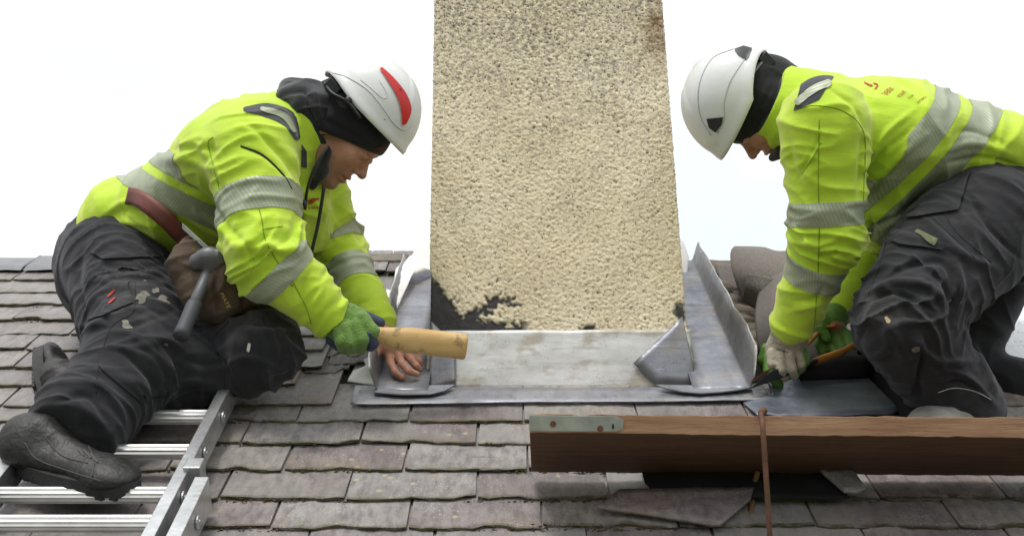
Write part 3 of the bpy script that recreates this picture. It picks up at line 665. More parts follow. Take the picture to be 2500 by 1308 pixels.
class Cloth:
    """a garment: implicit surface, folds, then clipped patches on it"""
    def __init__(s, sdf, limbs, h=.004, amp=.005, it=2, gate=None, seed=0.):
        V, Q = sdf.mesh(h); V = relax(V, Q, it); s.Q = Q; s.limbs = limbs; N = vnorm(V, Q)
        D = []; T = []
        for name, pts, rad, lam, k in limbs:
            best = np.full(len(V), 1e9); par = np.zeros(len(V)); axd = np.zeros_like(V); L = 0
            for i in range(len(pts) - 1):
                a, b = pts[i], pts[i + 1]; ab = b - a; l = np.linalg.norm(ab); h_ = np.clip(((V - a) @ ab) / l ** 2, 0, 1)
                d = np.linalg.norm(V - a - h_[:, None] * ab, axis=1) - rad[i] * (1 - h_) - rad[i + 1] * h_
                m = d < best; best[m] = d[m]; par[m] = i + h_[m]; axd[m] = ab / l
            D.append(best); T.append(par)
        D = np.array(D); T = np.array(T); wt = np.exp(-np.clip(D - D.min(0), 0, .3) / .025); wt /= wt.sum(0)
        disp = np.zeros(len(V))
        for i, (name, pts, rad, lam, k) in enumerate(limbs):
            ax = unit(pts[-1] - pts[0]) if len(pts) < 3 else None
            dd = np.zeros(len(V)); n_ = len(pts) - 1
            for j in range(n_):
                a = unit(pts[j + 1] - pts[j]); w = np.clip(1.5 - np.abs(T[i] - (j + .5)) * 1.0, 0, 1) if n_ > 1 else 1.
                al = V @ a; Pp = V - np.outer(al, a); warp = .03 * noise(V * 7 + 3 * i + seed)
                q = Pp * 5.5 + np.outer((al + warp * 1.4) / lam / 1.35, a) + 11 * i + seed; r = 1 - np.abs(noise(q)) * 2.2
                q2 = Pp * 13 + np.outer((al - warp * .6) / lam * 2.1, a) + 31 * i + seed
                dd += w * (np.clip(r, 0, 1) ** 2 - .35 + .18 * noise(q2))
            boost = 1.
            for j in range(1, n_): boost = boost + k * np.exp(-((T[i] - j) / .22) ** 2)
            disp += wt[i] * dd * boost
        s.N0 = N; V = V + N * (disp * amp)[:, None]; s.V = V; s.N = vnorm(V, Q); s.D = D; s.T = T; s.id = D.argmin(0); s.px, s.py, s.d = proj(V)
        s.gate = np.clip((-(s.N @ unit(P(1250, 654, 1)))) * 3 + .3, 0, 1)     # 1 on the side we look at
    def strokes(s, lst, dmax=None):
        disp = np.zeros(len(s.V))
        for pts, w, amp in lst:
            pts = crom([list(p) + [0] for p in pts], 10)[:, :2]; b, t = polydist(s.px, s.py, pts); e = np.sin(np.clip(t, .04, .96) * math.pi) ** .6
            q = b / w; disp += amp * np.exp(-q * q) * e
        g = s.gate if dmax is None else s.gate * (s.d < dmax)
        s.V = s.V + s.N * (disp * g)[:, None]; s.N = vnorm(s.V, s.Q); return s
    def mk(s, name, mat, parent, attrs=None, **k): return mk(name, s.V, s.Q, mat, parent, smooth=True, attrs=attrs, **k)
    def patch(s, name, mat, parent, fields, off=.0015, uv=None, limb=None, front=False, label=None, edge=True, near=None):
        ok = np.ones(len(s.V), bool)
        if near: ok &= s.d < near
        if limb is not None: ok &= s.id == limb
        if front: ok &= s.gate > .25
        for v, lo, hi in fields: pass
        fok = ok[s.Q].all(1)
        for v, lo, hi in fields: q = v[s.Q]; fok &= (q.max(1) > lo) & (q.min(1) < hi)
        fi = np.nonzero(fok)[0]; VV = []; FF = []; UU = []
        if front and len(fi) < 12000:
            s._b = getattr(s, '_b', None) or s.bvh(); kp = []
            for k_ in fi:
                c_ = Vector(s.V[s.Q[k_]].mean(0)); h_ = s._b.ray_cast(Vector((0, 0, 0)), c_.normalized()); kp.append(h_[0] is None or (h_[0] - c_).length < .012)
            fi = fi[np.array(kp, bool)]
        vals = [v for v, _, _ in fields]; U = uv if uv is not None else np.zeros((len(s.V), 3))
        Vo = s.V + s.N * off; cache = {}
        def vert(key, data):
            if key not in cache: cache[key] = len(VV); VV.append(data[:3]); UU.append(data[3:6])
            return cache[key]
        full = np.hstack([Vo, U, np.array(vals).T])
        for f in s.Q[fi]:
            poly = [((int(i),), full[i]) for i in f]
            for k_, (_, lo, hi) in enumerate(fields):
                for sgn, thr in ((1, lo), (-1, -hi)):
                    out = []
                    for a, b in zip(poly, poly[1:] + poly[:1]):
                        va, vb = sgn * a[1][6 + k_] - thr, sgn * b[1][6 + k_] - thr
                        if va >= 0: out.append(a)
                        if (va >= 0) != (vb >= 0):
                            t = va / (va - vb); out.append(((frozenset((a[0], b[0])), k_, sgn), a[1] + (b[1] - a[1]) * t))
                    poly = out
                    if not poly: break
                if not poly: break
            if len(poly) < 3: continue
            ids = [vert(kk, dd) for kk, dd in poly]; ids = [x for j, x in enumerate(ids) if x != ids[j - 1]]
            if len(ids) > 2: FF.append(ids)
        if not FF: print('EMPTY PATCH', name); return None
        par_ = list(range(len(VV)))
        def fnd(x):
            while par_[x] != x: par_[x] = par_[par_[x]]; x = par_[x]
            return x
        for f in FF:
            r0 = fnd(f[0])
            for x in f[1:]: par_[fnd(x)] = r0
        cnt = {}
        for f in FF: r0 = fnd(f[0]); cnt[r0] = cnt.get(r0, 0) + 1
        bst = max(cnt, key=cnt.get); FF = [f for f in FF if fnd(f[0]) == bst]; used = sorted({x for f in FF for x in f}); rm = {x: i for i, x in enumerate(used)}
        VV = [VV[x] for x in used]; UU = [UU[x] for x in used]; FF = [[rm[x] for x in f] for f in FF]
        o = mk(name, VV, FF, mat, parent, smooth=True, attrs={'buv': np.array(UU)}, label=label)
        return o
    def px_poly(s, pts):      # fields for a convex polygon in view, seen from the camera side
        pts = np.array(pts, float); c = pts.mean(0); out = []
        for a, b in zip(pts, np.roll(pts, -1, 0)):
            n = np.array([-(b - a)[1], (b - a)[0]]); n /= np.linalg.norm(n)
            if n @ (c - a) < 0: n = -n
            out.append(((s.px - a[0]) * n[0] + (s.py - a[1]) * n[1], 0, 1e9))
        return out
    def px_stroke(s, pts, w):
        pts = crom([list(p) + [0] for p in pts], 16)[:, :2]; b, t = polydist(s.px, s.py, pts); ww = np.interp(t, np.linspace(0, 1, len(w)), w); return [(b - ww, -1e9, 0)]
    def seam(s, lst, mat, parent, r=.0011, name='seam'):
        b = s.bvh()
        for pts in lst:
            q = crom([list(p) + [0] for p in pts], 8 + int(sum(math.dist(a, c) for a, c in zip(pts, pts[1:])) / 12)); V = []
            for x, y, _ in q:
                rr = Vector(P(x, y, 1.)).normalized(); h = b.ray_cast(Vector((0, 0, 0)), rr)
                if h[0]: V.append(np.array(h[0] - rr * r * .3))
            if len(V) > 2: t = MB(); t.tube(V, r, 6); t.mk(name, mat, parent, smooth=True)
    def bvh(s): return BVHTree.FromPolygons([tuple(v) for v in s.V], [tuple(int(i) for i in q) for q in s.Q])
def text_on(name, txt, bvh, o, ux, uy, mat, parent, off=.0015, mirror=False, body=None, pd=P):
    """print: string laid with origin o (px), unit vectors ux, uy (px per em), projected on the cloth"""
    cu = bpy.data.curves.new(name, 'FONT'); cu.body = txt; cu.resolution_u = 2; ob = bpy.data.objects.new(name, cu); COL.objects.link(ob)
    dg = bpy.context.evaluated_depsgraph_get(); me = bpy.data.meshes.new_from_object(ob.evaluated_get(dg)); bpy.data.objects.remove(ob)
    bm_ = bmesh.new(); bm_.from_mesh(me); bmesh.ops.subdivide_edges(bm_, edges=[e for e in bm_.edges if e.calc_length() > .15], cuts=2); bmesh.ops.triangulate(bm_, faces=bm_.faces[:])
    V = []
    for v in bm_.verts:
        q = np.array(o, float) + np.array(ux) * v.co.x + np.array(uy) * v.co.y; r = Vector(P(q[0], q[1], 1.)).normalized()
        h = bvh.ray_cast(Vector((0, 0, 0)), r); p = (h[0] - r * off) if h[0] else None; V.append(p)
    bm_.verts.index_update(); fs = [tuple(v.index for v in f.verts) for f in bm_.faces if all(V[v.index] is not None for v in f.verts)]; bm_.free()
    V = [p if p is not None else Vector((0, 0, 0)) for p in V]
    return mk(name, [p[:] for p in V], fs, mat, parent)
def sheet_on(name, pts, bvh, mat, parent, off=.002, w=None):
    V = []
    for q in pts:
        r = Vector(P(q[0], q[1], 1.)).normalized(); h = bvh.ray_cast(Vector((0, 0, 0)), r); V.append((h[0] - r * off)[:])
    return V
# ---------------------------------------------------------------- cloth materials
def mat_cloth(name, col, col2, rough=.75, sheen=.3, weave=900, dirt=None, dirtc=(.1, .1, .1), bumpd=.0006, dscale=7, dthr=.6, shc=(1, 1, 1), fold=.010):
    m = Mat(name, rough, spec=.25); n1 = m.noise(9, 3); c = m.mix(m.ramp(n1, [(.3, 0), (.7, 1)]), col, col2)
    if dirt: c = m.mix(m.ramp(m.noise(dscale, 6, .65), [(dthr, 0), (dthr + .14, dirt)]), c, dirtc)
    m.set('Base Color', c); m.set('Sheen Weight', sheen); m.set('Sheen Roughness', .5); m.set('Sheen Tint', tuple(shc) + (1,))
    w = m.n('TexVoronoi', {'Vector': m.co, 'Scale': float(weave)}).outputs['Distance']
    f1 = m.noise(11, 4, .55, None, (1, 1, 2.2)); h = m.math('ADD', m.math('MULTIPLY', w, bumpd), m.math('MULTIPLY', f1, fold)); m.bump(h, 1., .6)
    return m.m
M_lime = mat_cloth('hi_vis_lime', (.47, .70, .030), (.56, .78, .05), .7, .6, dirt=.35, dirtc=(.25, .33, .02), dscale=5, dthr=.68, shc=(1, .85, .6), fold=.007)
M_trou = mat_cloth('black_workwear', (.014, .014, .016), (.026, .026, .029), .82, .2, dirt=.55, dirtc=(.095, .09, .08), dscale=4.5, dthr=.54, shc=(.8, .8, .9), fold=.007)
M_fleece = mat_cloth('charcoal_fleece', (.022, .022, .026), (.035, .035, .04), .9, .35, 500, fold=.006)
M_knit = mat_cloth('black_knit', (.008, .008, .010), (.014, .014, .018), .85, .2, 700, fold=.004)
M_pan = mat_cloth('charcoal_panel', (.035, .035, .045), (.05, .05, .06), .75, .25, fold=.004)
M_seam = simple('seam_thread', (.20, .34, .015), .8)
M_seamd = simple('seam_dark', (.012, .012, .014), .8)
def mat_band():
    m = Mat('reflective_tape', .45, spec=.4); uv = m.n('Attribute', attribute_name='buv').outputs['Vector']
    sx = m.n('SeparateXYZ', {'Vector': uv}); t, a = sx.outputs[0], sx.outputs[1]
    ph = m.math('FRACT', m.math('DIVIDE', m.math('ADD', m.math('MULTIPLY', a, 1.), m.math('MULTIPLY', t, .35)), .0072))
    k = m.math('GREATER_THAN', ph, .26); c = m.mix(k, (.27, .38, .06), m.mix(m.noise(12), (.30, .31, .28), (.46, .47, .43)))
    m.set('Base Color', c); m.set('Roughness', .5); m.set('Metallic', m.math('MULTIPLY', k, .25)); m.bump(m.noise(14, 3), .005); return m.m
M_band = mat_band()
def mat_skin():
    m = Mat('skin', .48, spec=.45); n1 = m.noise(26, 4, .6)
    c = m.mix(m.ramp(n1, [(.35, 0), (.7, 1)]), (.50, .26, .18), (.42, .18, .125)); c = m.mix(m.ramp(m.noise(300, 2), [(.55, 0), (.8, .3)]), c, (.25, .10, .07))
    c = m.mix(m.math('MULTIPLY', m.attr('stub'), m.ramp(m.noise(700, 2), [(.35, .2), (.6, .9)])), c, (.16, .10, .07))
    c = m.mix(m.attr('lip'), c, (.42, .12, .10))
    m.set('Base Color', c); m.set('Subsurface Weight', .12); m.set('Subsurface Radius', (.01, .004, .002)); m.bump(m.math('ADD', m.noise(350, 3), m.math('MULTIPLY', m.noise(50, 3), 2.)), .0012); return m.m
M_skin = mat_skin()
def mat_glove(name, col, w=330):
    m = Mat(name, .85, spec=.2); v = m.n('TexVoronoi', {'Vector': m.co, 'Scale': float(w)}).outputs['Distance']
    m.set('Base Color', m.mix(m.ramp(m.noise(70, 3), [(.35, 0), (.7, .7)]), col, np.array(col) * 1.6 + .01)); m.set('Sheen Weight', .3); m.bump(v, .0018); return m.m
M_gg = mat_glove('green_knit_glove', (.115, .21, .04)); M_gb = simple('blue_latex', (.03, .045, .085), .6, 0, .2, 30, .001, 60)
M_ggl = simple('green_latex', (.10, .22, .03), .55, 0, .3, 30, .0015, 80); M_gw = mat_glove('beige_knit_glove', (.36, .32, .25))
M_helm = Mat('white_helmet', .32, spec=.5); _sc = M_helm.ramp(M_helm.noise(55, 5, .7, None, (1, 1, 3)), [(.66, 0), (.74, .35)])
M_helm.set('Base Color', M_helm.mix(_sc, M_helm.mix(M_helm.noise(8), (.70, .71, .71), (.78, .79, .78)), (.35, .34, .31))); M_helm.bump(M_helm.noise(24, 2), .001); M_helm = M_helm.m
M_red = simple('red_plastic', (.62, .02, .018), .35, 0, .1); M_blk = simple('black_plastic', (.02, .02, .024), .38, 0, .3)
M_boot = simple('black_boot_leather', (.013, .0125, .012), .5, 0, .6, 14, .003, 70); M_sole = simple('black_rubber_sole', (.022, .022, .022), .65, 0, .4, 20, .003, 60)
M_boot2 = simple('grey_boot_leather', (.20, .19, .17), .7, 0, .3, 18, .002, 60)
M_redp = simple('red_print', (.42, .03, .015), .7); M_yelp = simple('yellow_print', (.62, .45, .12), .7); M_dirt = simple('dried_mortar', (.20, .19, .16), .95, 0, .3, 60, .001, 200)
M_paint = simple('paint_speck', (.55, .54, .50), .8)

# ---------------------------------------------------------------- head, helmet, body builders
def head_axes(fw, up, yaw=0.):
    f = unit(X * fw[0] - UC * fw[1]); u = unit(X * up[0] - UC * up[1]); f = unit(f - u * (f @ u))
    f = unit(f * math.cos(yaw) - F * math.sin(yaw)); l = np.cross(u, f); return f, l, u
def add_head(S, c, ax, sc=1.):
    f, l, u = ax; A = np.array([f, l, u]); pt = lambda x, y, z: c + (f * x + l * y + u * z) * sc; r = lambda *q: np.array(q) * sc
    S.u(ell(pt(-.012, 0, .028), r(.098, .076, .09), A), .02)
    S.u(ell(pt(.038, 0, -.045), r(.052, .058, .078), A), .03)
    for y in (-1, 1):
        S.u(cap(pt(-.012, y * .056, -.06), pt(.055, y * .022, -.103), .016 * sc, .015 * sc), .03)
        S.u(ell(pt(.062, y * .036, -.028), r(.022, .02, .018), A), .022)
    S.u(ell(pt(.074, 0, -.103), r(.018, .02, .014), A), .018)
    S.u(ell(pt(.076, 0, .018), r(.014, .046, .010), A), .016)
    for y in (-1, 1): S.sub(ell(pt(.095, y * .031, -.004), r(.018, .018, .012), A), .012)
    S.u(cap(pt(.083, 0, .0), pt(.106, 0, -.033), .006 * sc, .0095 * sc), .010); S.u(ell(pt(.104, 0, -.036), r(.012, .010, .009), A), .006)
    for y in (-1, 1): S.u(ell(pt(.093, y * .012, -.040), r(.012, .007, .007), A), .005); S.sub(ell(pt(.097, y * .007, -.048), r(.005, .004, .004), A), .003)
    for y in (-1, 1): S.u(ell(pt(.076, y * .031, -.005), r(.0135, .0145, .0125), A), .002); S.u(cap(pt(.087, y * .02, -.001), pt(.082, y * .045, -.002), .004 * sc, .003 * sc), .004)
    S.u(ell(pt(.086, 0, -.064), r(.012, .024, .0065), A), .006); S.u(ell(pt(.084, 0, -.078), r(.012, .021, .007), A), .006); S.sub(ell(pt(.098, 0, -.071), r(.013, .019, .0028), A), .003)
    for y in (-1, 1):
        S.u(ell(pt(-.012, y * .078, -.018), r(.02, .008, .031), A), .006); S.sub(ell(pt(-.008, y * .087, -.018), r(.011, .006, .018), A), .004)
    return pt
def helmet(parent, c, fw, up, r=(.132, .108, .142), wave=None, roll=0., yaw=0., depth=0.):
    f, l, u = head_axes(fw, up, yaw)
    n, m_ = 72, 26; V = []; wave = wave or (lambda a: 0.)
    for i in range(n):
        a = 2 * math.pi * i / n; ca, sa = math.cos(a), math.sin(a)
        zb = wave(a)
        for j in range(m_):
            t = j / (m_ - 1); z = zb + (1 - zb) * math.sin(t * math.pi / 2) if True else 0
            z = min(z, .99999); rr = math.sqrt(max(0, 1 - max(z, 0) ** 2.3)) if z > 0 else 1 + .02 * z
            fx = r[0] * (1.0 if ca > 0 else 1.0); bump_ = 0
            ang = abs(sa)
            if rr > .15: bump_ = .0028 * sstep(.62, .56, ang) * sstep(.0, .3, z) * (1 if z < .97 else 0)    # raised centre panel
            bump_ += .004 * sstep(.16, .10, z - zb)                                                          # rim step
            V.append(c + f * (fx + bump_) * rr * ca + l * (r[1] + bump_) * rr * sa + u * (r[2] + bump_ * .8) * z + f * (.012 * (1 - t) ** 3 * max(ca, 0)))
    V = np.array(V); Q = gridfaces(n, m_, True)
    o = mk('helmet', V, Q, M_helm, parent, smooth=True, solid=.004)
    C = Cloth.__new__(Cloth); C.V = V; C.Q = Q; C.N = vnorm(V, Q); 
    if ((C.N * (V - c)).sum(1)).mean() < 0: C.N = -C.N
    C.id = np.zeros(len(V), int); C.px, C.py, C.d = proj(V); C.gate = np.clip(-(C.N @ unit(P(1250, 654, 1))) * 3 + .3, 0, 1); C.Q = Q
    C.V = V; return o, C, (f, l, u)
def axial(C, i, pts):
    T = C.T[i]; a = unit(pts[1] - pts[0]); r = C.V - pts[0]; w = np.cross(a, F); w = unit(w); v = np.cross(a, w)
    L = [np.linalg.norm(pts[j + 1] - pts[j]) for j in range(len(pts) - 1)]; cum = np.concatenate([[0], np.cumsum(L)])
    al = np.interp(T, np.arange(len(pts)), cum); th = np.zeros(len(T))
    for j in range(len(pts) - 1):
        m = (T >= j) & (T <= j + 1); aj = unit(pts[j + 1] - pts[j]); wj = unit(np.cross(aj, F)); vj = np.cross(aj, wj); rj = C.V - pts[j]; th[m] = np.arctan2((rj @ vj)[m], (rj @ wj)[m])
    return np.stack([al, th * .075, al * 0], 1)
def boot(parent, heel, toe, up, w=.046, hgt=.10, ank=None, mat=None, tread=True):
    heel = np.array(heel); toe = np.array(toe); f = unit(toe - heel); u = unit(np.array(up) - f * (np.array(up) @ f)); l = np.cross(u, f); Ln = np.linalg.norm(toe - heel); A = np.array([f, l, u])
    S = SDF(); S.u(ell(heel + f * .045 + u * .045, (.052, w * .85, .05), A), .02); S.u(cap(heel + f * .05 + u * .035, toe - f * .06 + u * .020, .04, .028, l, 1.45), .03); S.u(ell(toe - f * .055 + u * .022, (.058, w * 1.02, .027), A), .02)
    S.u(cap(heel + f * .05 + u * .05, (ank if ank is not None else heel + f * .055 + u * hgt), .045, .048), .03); S.u(cap(heel + f * .08 + u * .075, toe - f * .12 + u * .036, .022, .012), .02)
    S.cut(half(heel + u * .010, -u), .003)
    Cb = Cloth(S, [('b', [heel + u * .03, toe + u * .03], [.04, .04], .035, 0)], .004, .0022, 1)
    o = Cb.mk('boot', mat or M_boot, parent)
    m_ = MB(); n = 26; ring = []
    for k in range(n):
        a = 2 * math.pi * k / n; x = .5 + .5 * math.cos(a); y = math.sin(a); ww = w * (1.0 + .14 * math.cos(a) - .12 * math.cos(2 * a + .3)) * (abs(y) ** .75) * (1 if y > 0 else -1); ring.append(heel + f * (-.006 + (Ln + .012) * x) + l * ww)
    vs = [p + u * .020 for p in ring] + [p - u * .006 + (0 if not tread else 0) for p in ring]
    so_ = mk('sole', vs, [tuple(range(n)), tuple(range(2 * n - 1, n - 1, -1))] + [(k, (k + 1) % n, n + (k + 1) % n, n + k) for k in range(n)][::1], M_sole, o)
    tr = MB()
    for k in range(13):
        x = (k + .5) / 13; c_ = heel + f * (Ln * (.03 + .94 * x)); ww = w * (.86 + .1 * math.sin(x * 3)) * (.75 if k in (0, 12) else 1)
        if k == 5: continue
        for sg in (-1, 1): tr.box(c_ + l * sg * ww * .52 - u * .008, f * .008, l * ww * .44, u * .003)
    tr.mk('tread', M_sole, o, kind='stuff'); return Cb, o
# ================================================================ LEFT WORKER
pel = P(300, 640, 2.85); che = P(620, 385, 2.68); nek = P(735, 305, 2.66)
sN, eN, wN = P(612, 372, 2.50), P(650, 625, 2.42), P(812, 778, 2.46)
sF, eF, wF = P(745, 420, 2.86), P(815, 600, 2.92), P(918, 785, 2.74)
hN, kN, aN = P(285, 650, 2.72), P(350, 850, 2.46), P(195, 1050, 2.26)
hF, kF, aF = P(375, 665, 2.92), P(628, 855, 2.50), P(228, 978, 2.44)
LAT = unit(F)
hax = head_axes((.62, .79), (.79, -.62), math.radians(7)); hc = P(846, 318, 2.66)
PL = thing('person', 'worker in lime jacket sitting on the ladder, bare hand on the lead, wooden tool in gloved hand', 'person', R(330, 900, .05))
PL['label'] = 'worker on the left sitting on the ladder in lime jacket and red striped white helmet'
S = SDF(); hp = add_head(S, hc, hax)
S.line([hp(-.035, 0, -.06), nek], [.054, .062], .03); S.line([P(320, 650, 2.85), che], [.095, .11], .03, st=LAT, sk=1.2); S.line([che, nek], [.12, .07], .04)
S.line([sN, eN, wN], [.052, .042, .030]); S.line([sF, eF, wF], [.052, .042, .028]); S.line([hN, kN, aN], [.085, .058, .042]); S.line([hF, kF, aF], [.085, .058, .042])
pN = P(862, 800, 2.46); S.line([wN, pN], [.03, .034])
# bare far hand pressing on the lead
pc = R(948, 842, .085); S.line([wF, pc], [.027, .025]); S.u(ell(R(968, 858, .078), (.030, .015, .030), np.array([unit(X * .6 - UC * .8), F, unit(X * .8 + UC * .6)])), .012)
for pts, o_ in (([(950, 866), (955, 888), (965, 908), (982, 920)], 0), ([(972, 866), (982, 888), (998, 906), (1018, 913)], .004), ([(992, 862), (1005, 880), (1016, 893), (1024, 900)], .002), ([(1004, 856), (1015, 868), (1022, 880), (1026, 888)], .004)):
    q = [R(x, y, h_ + o_) for (x, y), h_ in zip(pts, (.070, .067, .058, .050))]; S.line(q, [.0102, .0092, .0086, .0074], .003)
S.line([R(938, 846, .085), R(922, 852, .08), R(912, 872, .07), R(915, 886, .06)], [.014, .0115, .010, .008], .008)
V, Q = S.mesh(.0033)
loc = (V - hc) @ np.array(hax).T
stub = sstep(-.045, -.07, loc[:, 2]) * sstep(-.02, .02, loc[:, 0]) * (np.abs(loc).max(1) < .16); lip = np.exp(-(((loc[:, 0] - .094) / .012) ** 2 + (loc[:, 1] / .02) ** 2 + ((loc[:, 2] + .071) / .011) ** 2))
mk('body', V, Q, M_skin, PL, smooth=True, attrs={'stub': stub * .6, 'lip': lip})
M_eye = simple('eye', (.6, .6, .58), .2, 0, .05); M_iris = simple('iris', (.03, .035, .04), .2)
def eyes(hp, par, ax):
    for y in (-1, 1):
        V, Q = SDF().u(ell(hp(.0765, y * .031, -.006), (.0112, .0118, .0105), np.array(ax))).mesh(.0025); o = mk('eye', V, Q, M_eye, par, smooth=True)
        V, Q = SDF().u(ell(hp(.0865, y * .0300, -.009), (.002, .0045, .0045), np.array(ax))).mesh(.0015); mk('iris', V, Q, M_iris, o, smooth=True)
eyes(hp, PL, hax)
# trousers
S = SDF(); S.line([P(290, 640, 2.84), P(345, 600, 2.84)], [.145, .13], .03, st=LAT, sk=1.15); S.u(ell(P(262, 690, 2.84), (.105, .16, .11), np.array([X, F, UC])), .04)
S.line([hN, kN, aN], [.128, .110, .086], .03); S.line([hF, kF, aF], [.125, .085, .07], .03); S.u(ell(kF - F * .002 + X * .004, (.086, .08, .084), np.array([X, F, UC])), .03)
S.u(cap(P(190, 1010, 2.27), P(165, 1085, 2.22), .084, .086), .02); S.cut(half(P(172, 1088, 2.23), (unit(P(150, 1085, 2.2) - P(235, 960, 2.35)))), .004)
LT = Cloth(S, [('n', [hN, kN, aN], [.12, .095, .08], .036, .7), ('f', [hF, kF, aF], [.11, .085, .07], .04, .5), ('p', [pel, P(345, 600, 2.84)], [.15, .13], .05, 0)], .004, .0068, 2, seed=3.)
LT.strokes([([(240, 640), (310, 655), (420, 640)], 8, -.008), ([(215, 670), (300, 700), (440, 690)], 9, .006), ([(420, 900), (410, 950), (370, 1010)], 12, .010), ([(300, 860), (370, 930), (372, 990)], 9, -.010),
            ([(330, 820), (410, 900), (425, 980)], 10, .009), ([(150, 930), (240, 940), (290, 1000), (300, 1060)], 11, .010), ([(120, 985), (215, 965), (270, 1040)], 9, -.009), ([(245, 770), (300, 800), (420, 760)], 8, -.006),
            ([(470, 800), (520, 840), (545, 940)], 8, -.007), ([(560, 780), (640, 830), (660, 920)], 12, .006), ([(440, 870), (500, 890), (560, 880)], 9, -.006), ([(380, 960), (460, 930), (540, 940)], 9, .006),
            ([(210, 580), (190, 680), (215, 760)], 9, -.006), ([(180, 800), (260, 790), (330, 820)], 10, .006), ([(455, 760), (500, 730), (600, 760)], 12, .006), ([(520, 830), (600, 790), (690, 800)], 7, -.006), ([(540, 900), (600, 870), (680, 900)], 8, .007), ([(500, 840), (545, 880), (570, 940)], 6, -.008), ([(660, 780), (690, 850), (670, 920)], 7, -.005), ([(400, 990), (480, 960), (540, 980)], 8, -.006)])
LTo = LT.mk('trousers', M_trou, PL)
LT.patch('pocket_flap', M_trou, LTo, LT.px_poly([(242, 540), (262, 522), (440, 600), (430, 628), (250, 634), (222, 618)]), .005, front=True)
LT.patch('thigh_pocket', M_trou, LTo, LT.px_poly([(222, 655), (315, 690), (325, 740), (218, 785), (208, 730)]), .004, front=True)
LT.patch('kneepad_panel', M_trou, LTo, LT.px_poly([(250, 850), (330, 815), (425, 850), (405, 955), (345, 985), (240, 895)]), .003, front=True)
for c, r in (((345, 725), 14), ((392, 735), 17), ((378, 705), 6), ((308, 790), 8), ((350, 685), 5), ((402, 850), 6)):
    nz_ = noise(LT.V * 70 + c[0]) * 12 + noise(LT.V * 160) * 6; LT.patch('mortar_splash', M_dirt, LTo, [(np.hypot(LT.px - c[0], LT.py - c[1]) + nz_ - r, -1e9, 0)], .0012, front=True)
LT.patch('paint_speck', M_paint, LTo, LT.px_stroke([(609, 840), (606, 856)], [4, 4]), .0015, front=True)
LT.patch('red_bartack', M_redp, LTo, LT.px_stroke([(266, 728), (284, 710)], [2, 3, 2]), .006, front=True); LT.patch('red_bartack', M_redp, LTo, LT.px_stroke([(266, 745), (284, 731)], [2, 2.5, 2]), .006, front=True)
LT.patch('red_bartack', M_redp, LTo, LT.px_stroke([(347, 565), (372, 572)], [4, 5, 4]), .008, front=True)
LT.seam([[(560, 785), (520, 830), (545, 900), (548, 950)], [(330, 690), (325, 760), (270, 800), (240, 900), (235, 960)], [(245, 530), (330, 545), (440, 595)]], M_seamd, LTo)
# boots
bC, bO = boot(PL, P(30, 1122, 2.22), P(326, 1200, 2.10), unit(RN * .8 + UC * .5 + X * .25), .052, .09, P(160, 1062, 2.25))
bC.seam([[(105, 1060), (150, 1110), (215, 1130)], [(215, 1085), (228, 1120), (225, 1165)], [(60, 1080), (90, 1120), (170, 1150), (250, 1175)]], simple('boot_seam', (.05, .048, .045), .7), bO, .0014)
bC.seam([[(190, 1095), (205, 1112)], [(205, 1098), (222, 1118)], [(222, 1108), (238, 1128)]], simple('boot_lace', (.09, .085, .08), .8), bO, .002, 'lace')
boot(PL, P(110, 985, 2.60), P(112, 865, 2.78), unit(X * .93 - F * .15 + UC * .2), .048, .09, P(190, 950, 2.62))
# jacket
S = SDF(); S.line([P(330, 545, 2.82), P(455, 500, 2.76), che], [.105, .118, .125], .04, st=LAT, sk=1.42); S.u(ell(P(560, 380, 2.66), (.12, .20, .10), np.array([unit(X * .85 + UC * .5), F, unit(-X * .5 + UC * .85)])), .05)
S.line([sN, eN, wN], [.100, .083, .050], .03); S.line([sF, eF, wF], [.095, .072, .048], .03); S.u(cap(P(640, 320, 2.55), P(640, 320, 2.80), .062, .062), .06)
S.line([P(640, 355, 2.66), P(705, 330, 2.66), P(762, 306, 2.66)], [.11, .094, .090], .03)
S.u(cap(P(300, 520, 2.82), P(232, 578, 2.82), .075, .05, LAT, 1.9), .04)                      # skirt over the seat
S.u(cap(P(700, 420, 2.66), P(735, 480, 2.70), .07, .07, LAT, 1.4), .05); S.u(cap(P(700, 520, 2.72), P(745, 560, 2.76), .075, .06, LAT, 1.2), .05); S.u(cap(P(560, 520, 2.72), P(640, 560, 2.74), .085, .07, LAT, 1.3), .05)
S.cut(half(P(772, 300, 2.66), unit(P(772, 300, 2.66) - P(690, 345, 2.66))), .004)
S.sub(cap(P(745, 314, 2.66), P(830, 284, 2.66), .076, .086), .004)
S.sub(half(P(837, 790, 2.46), -unit(P(812, 778, 2.46) - eN)) if False else cap(P(842, 812, 2.46), P(900, 860, 2.46), .046, .06), .004)
lt = [('n', [sN, eN, wN], [.09, .08, .052], .034, .9), ('f', [sF, eF, wF], [.09, .07, .05], .036, .9), ('t', [P(300, 570, 2.83), P(455, 500, 2.76), che, P(752, 312, 2.66)], [.10, .118, .13, .075], .05, .2)]
LJ = Cloth(S, lt, .004, .0058, 2, seed=1.)
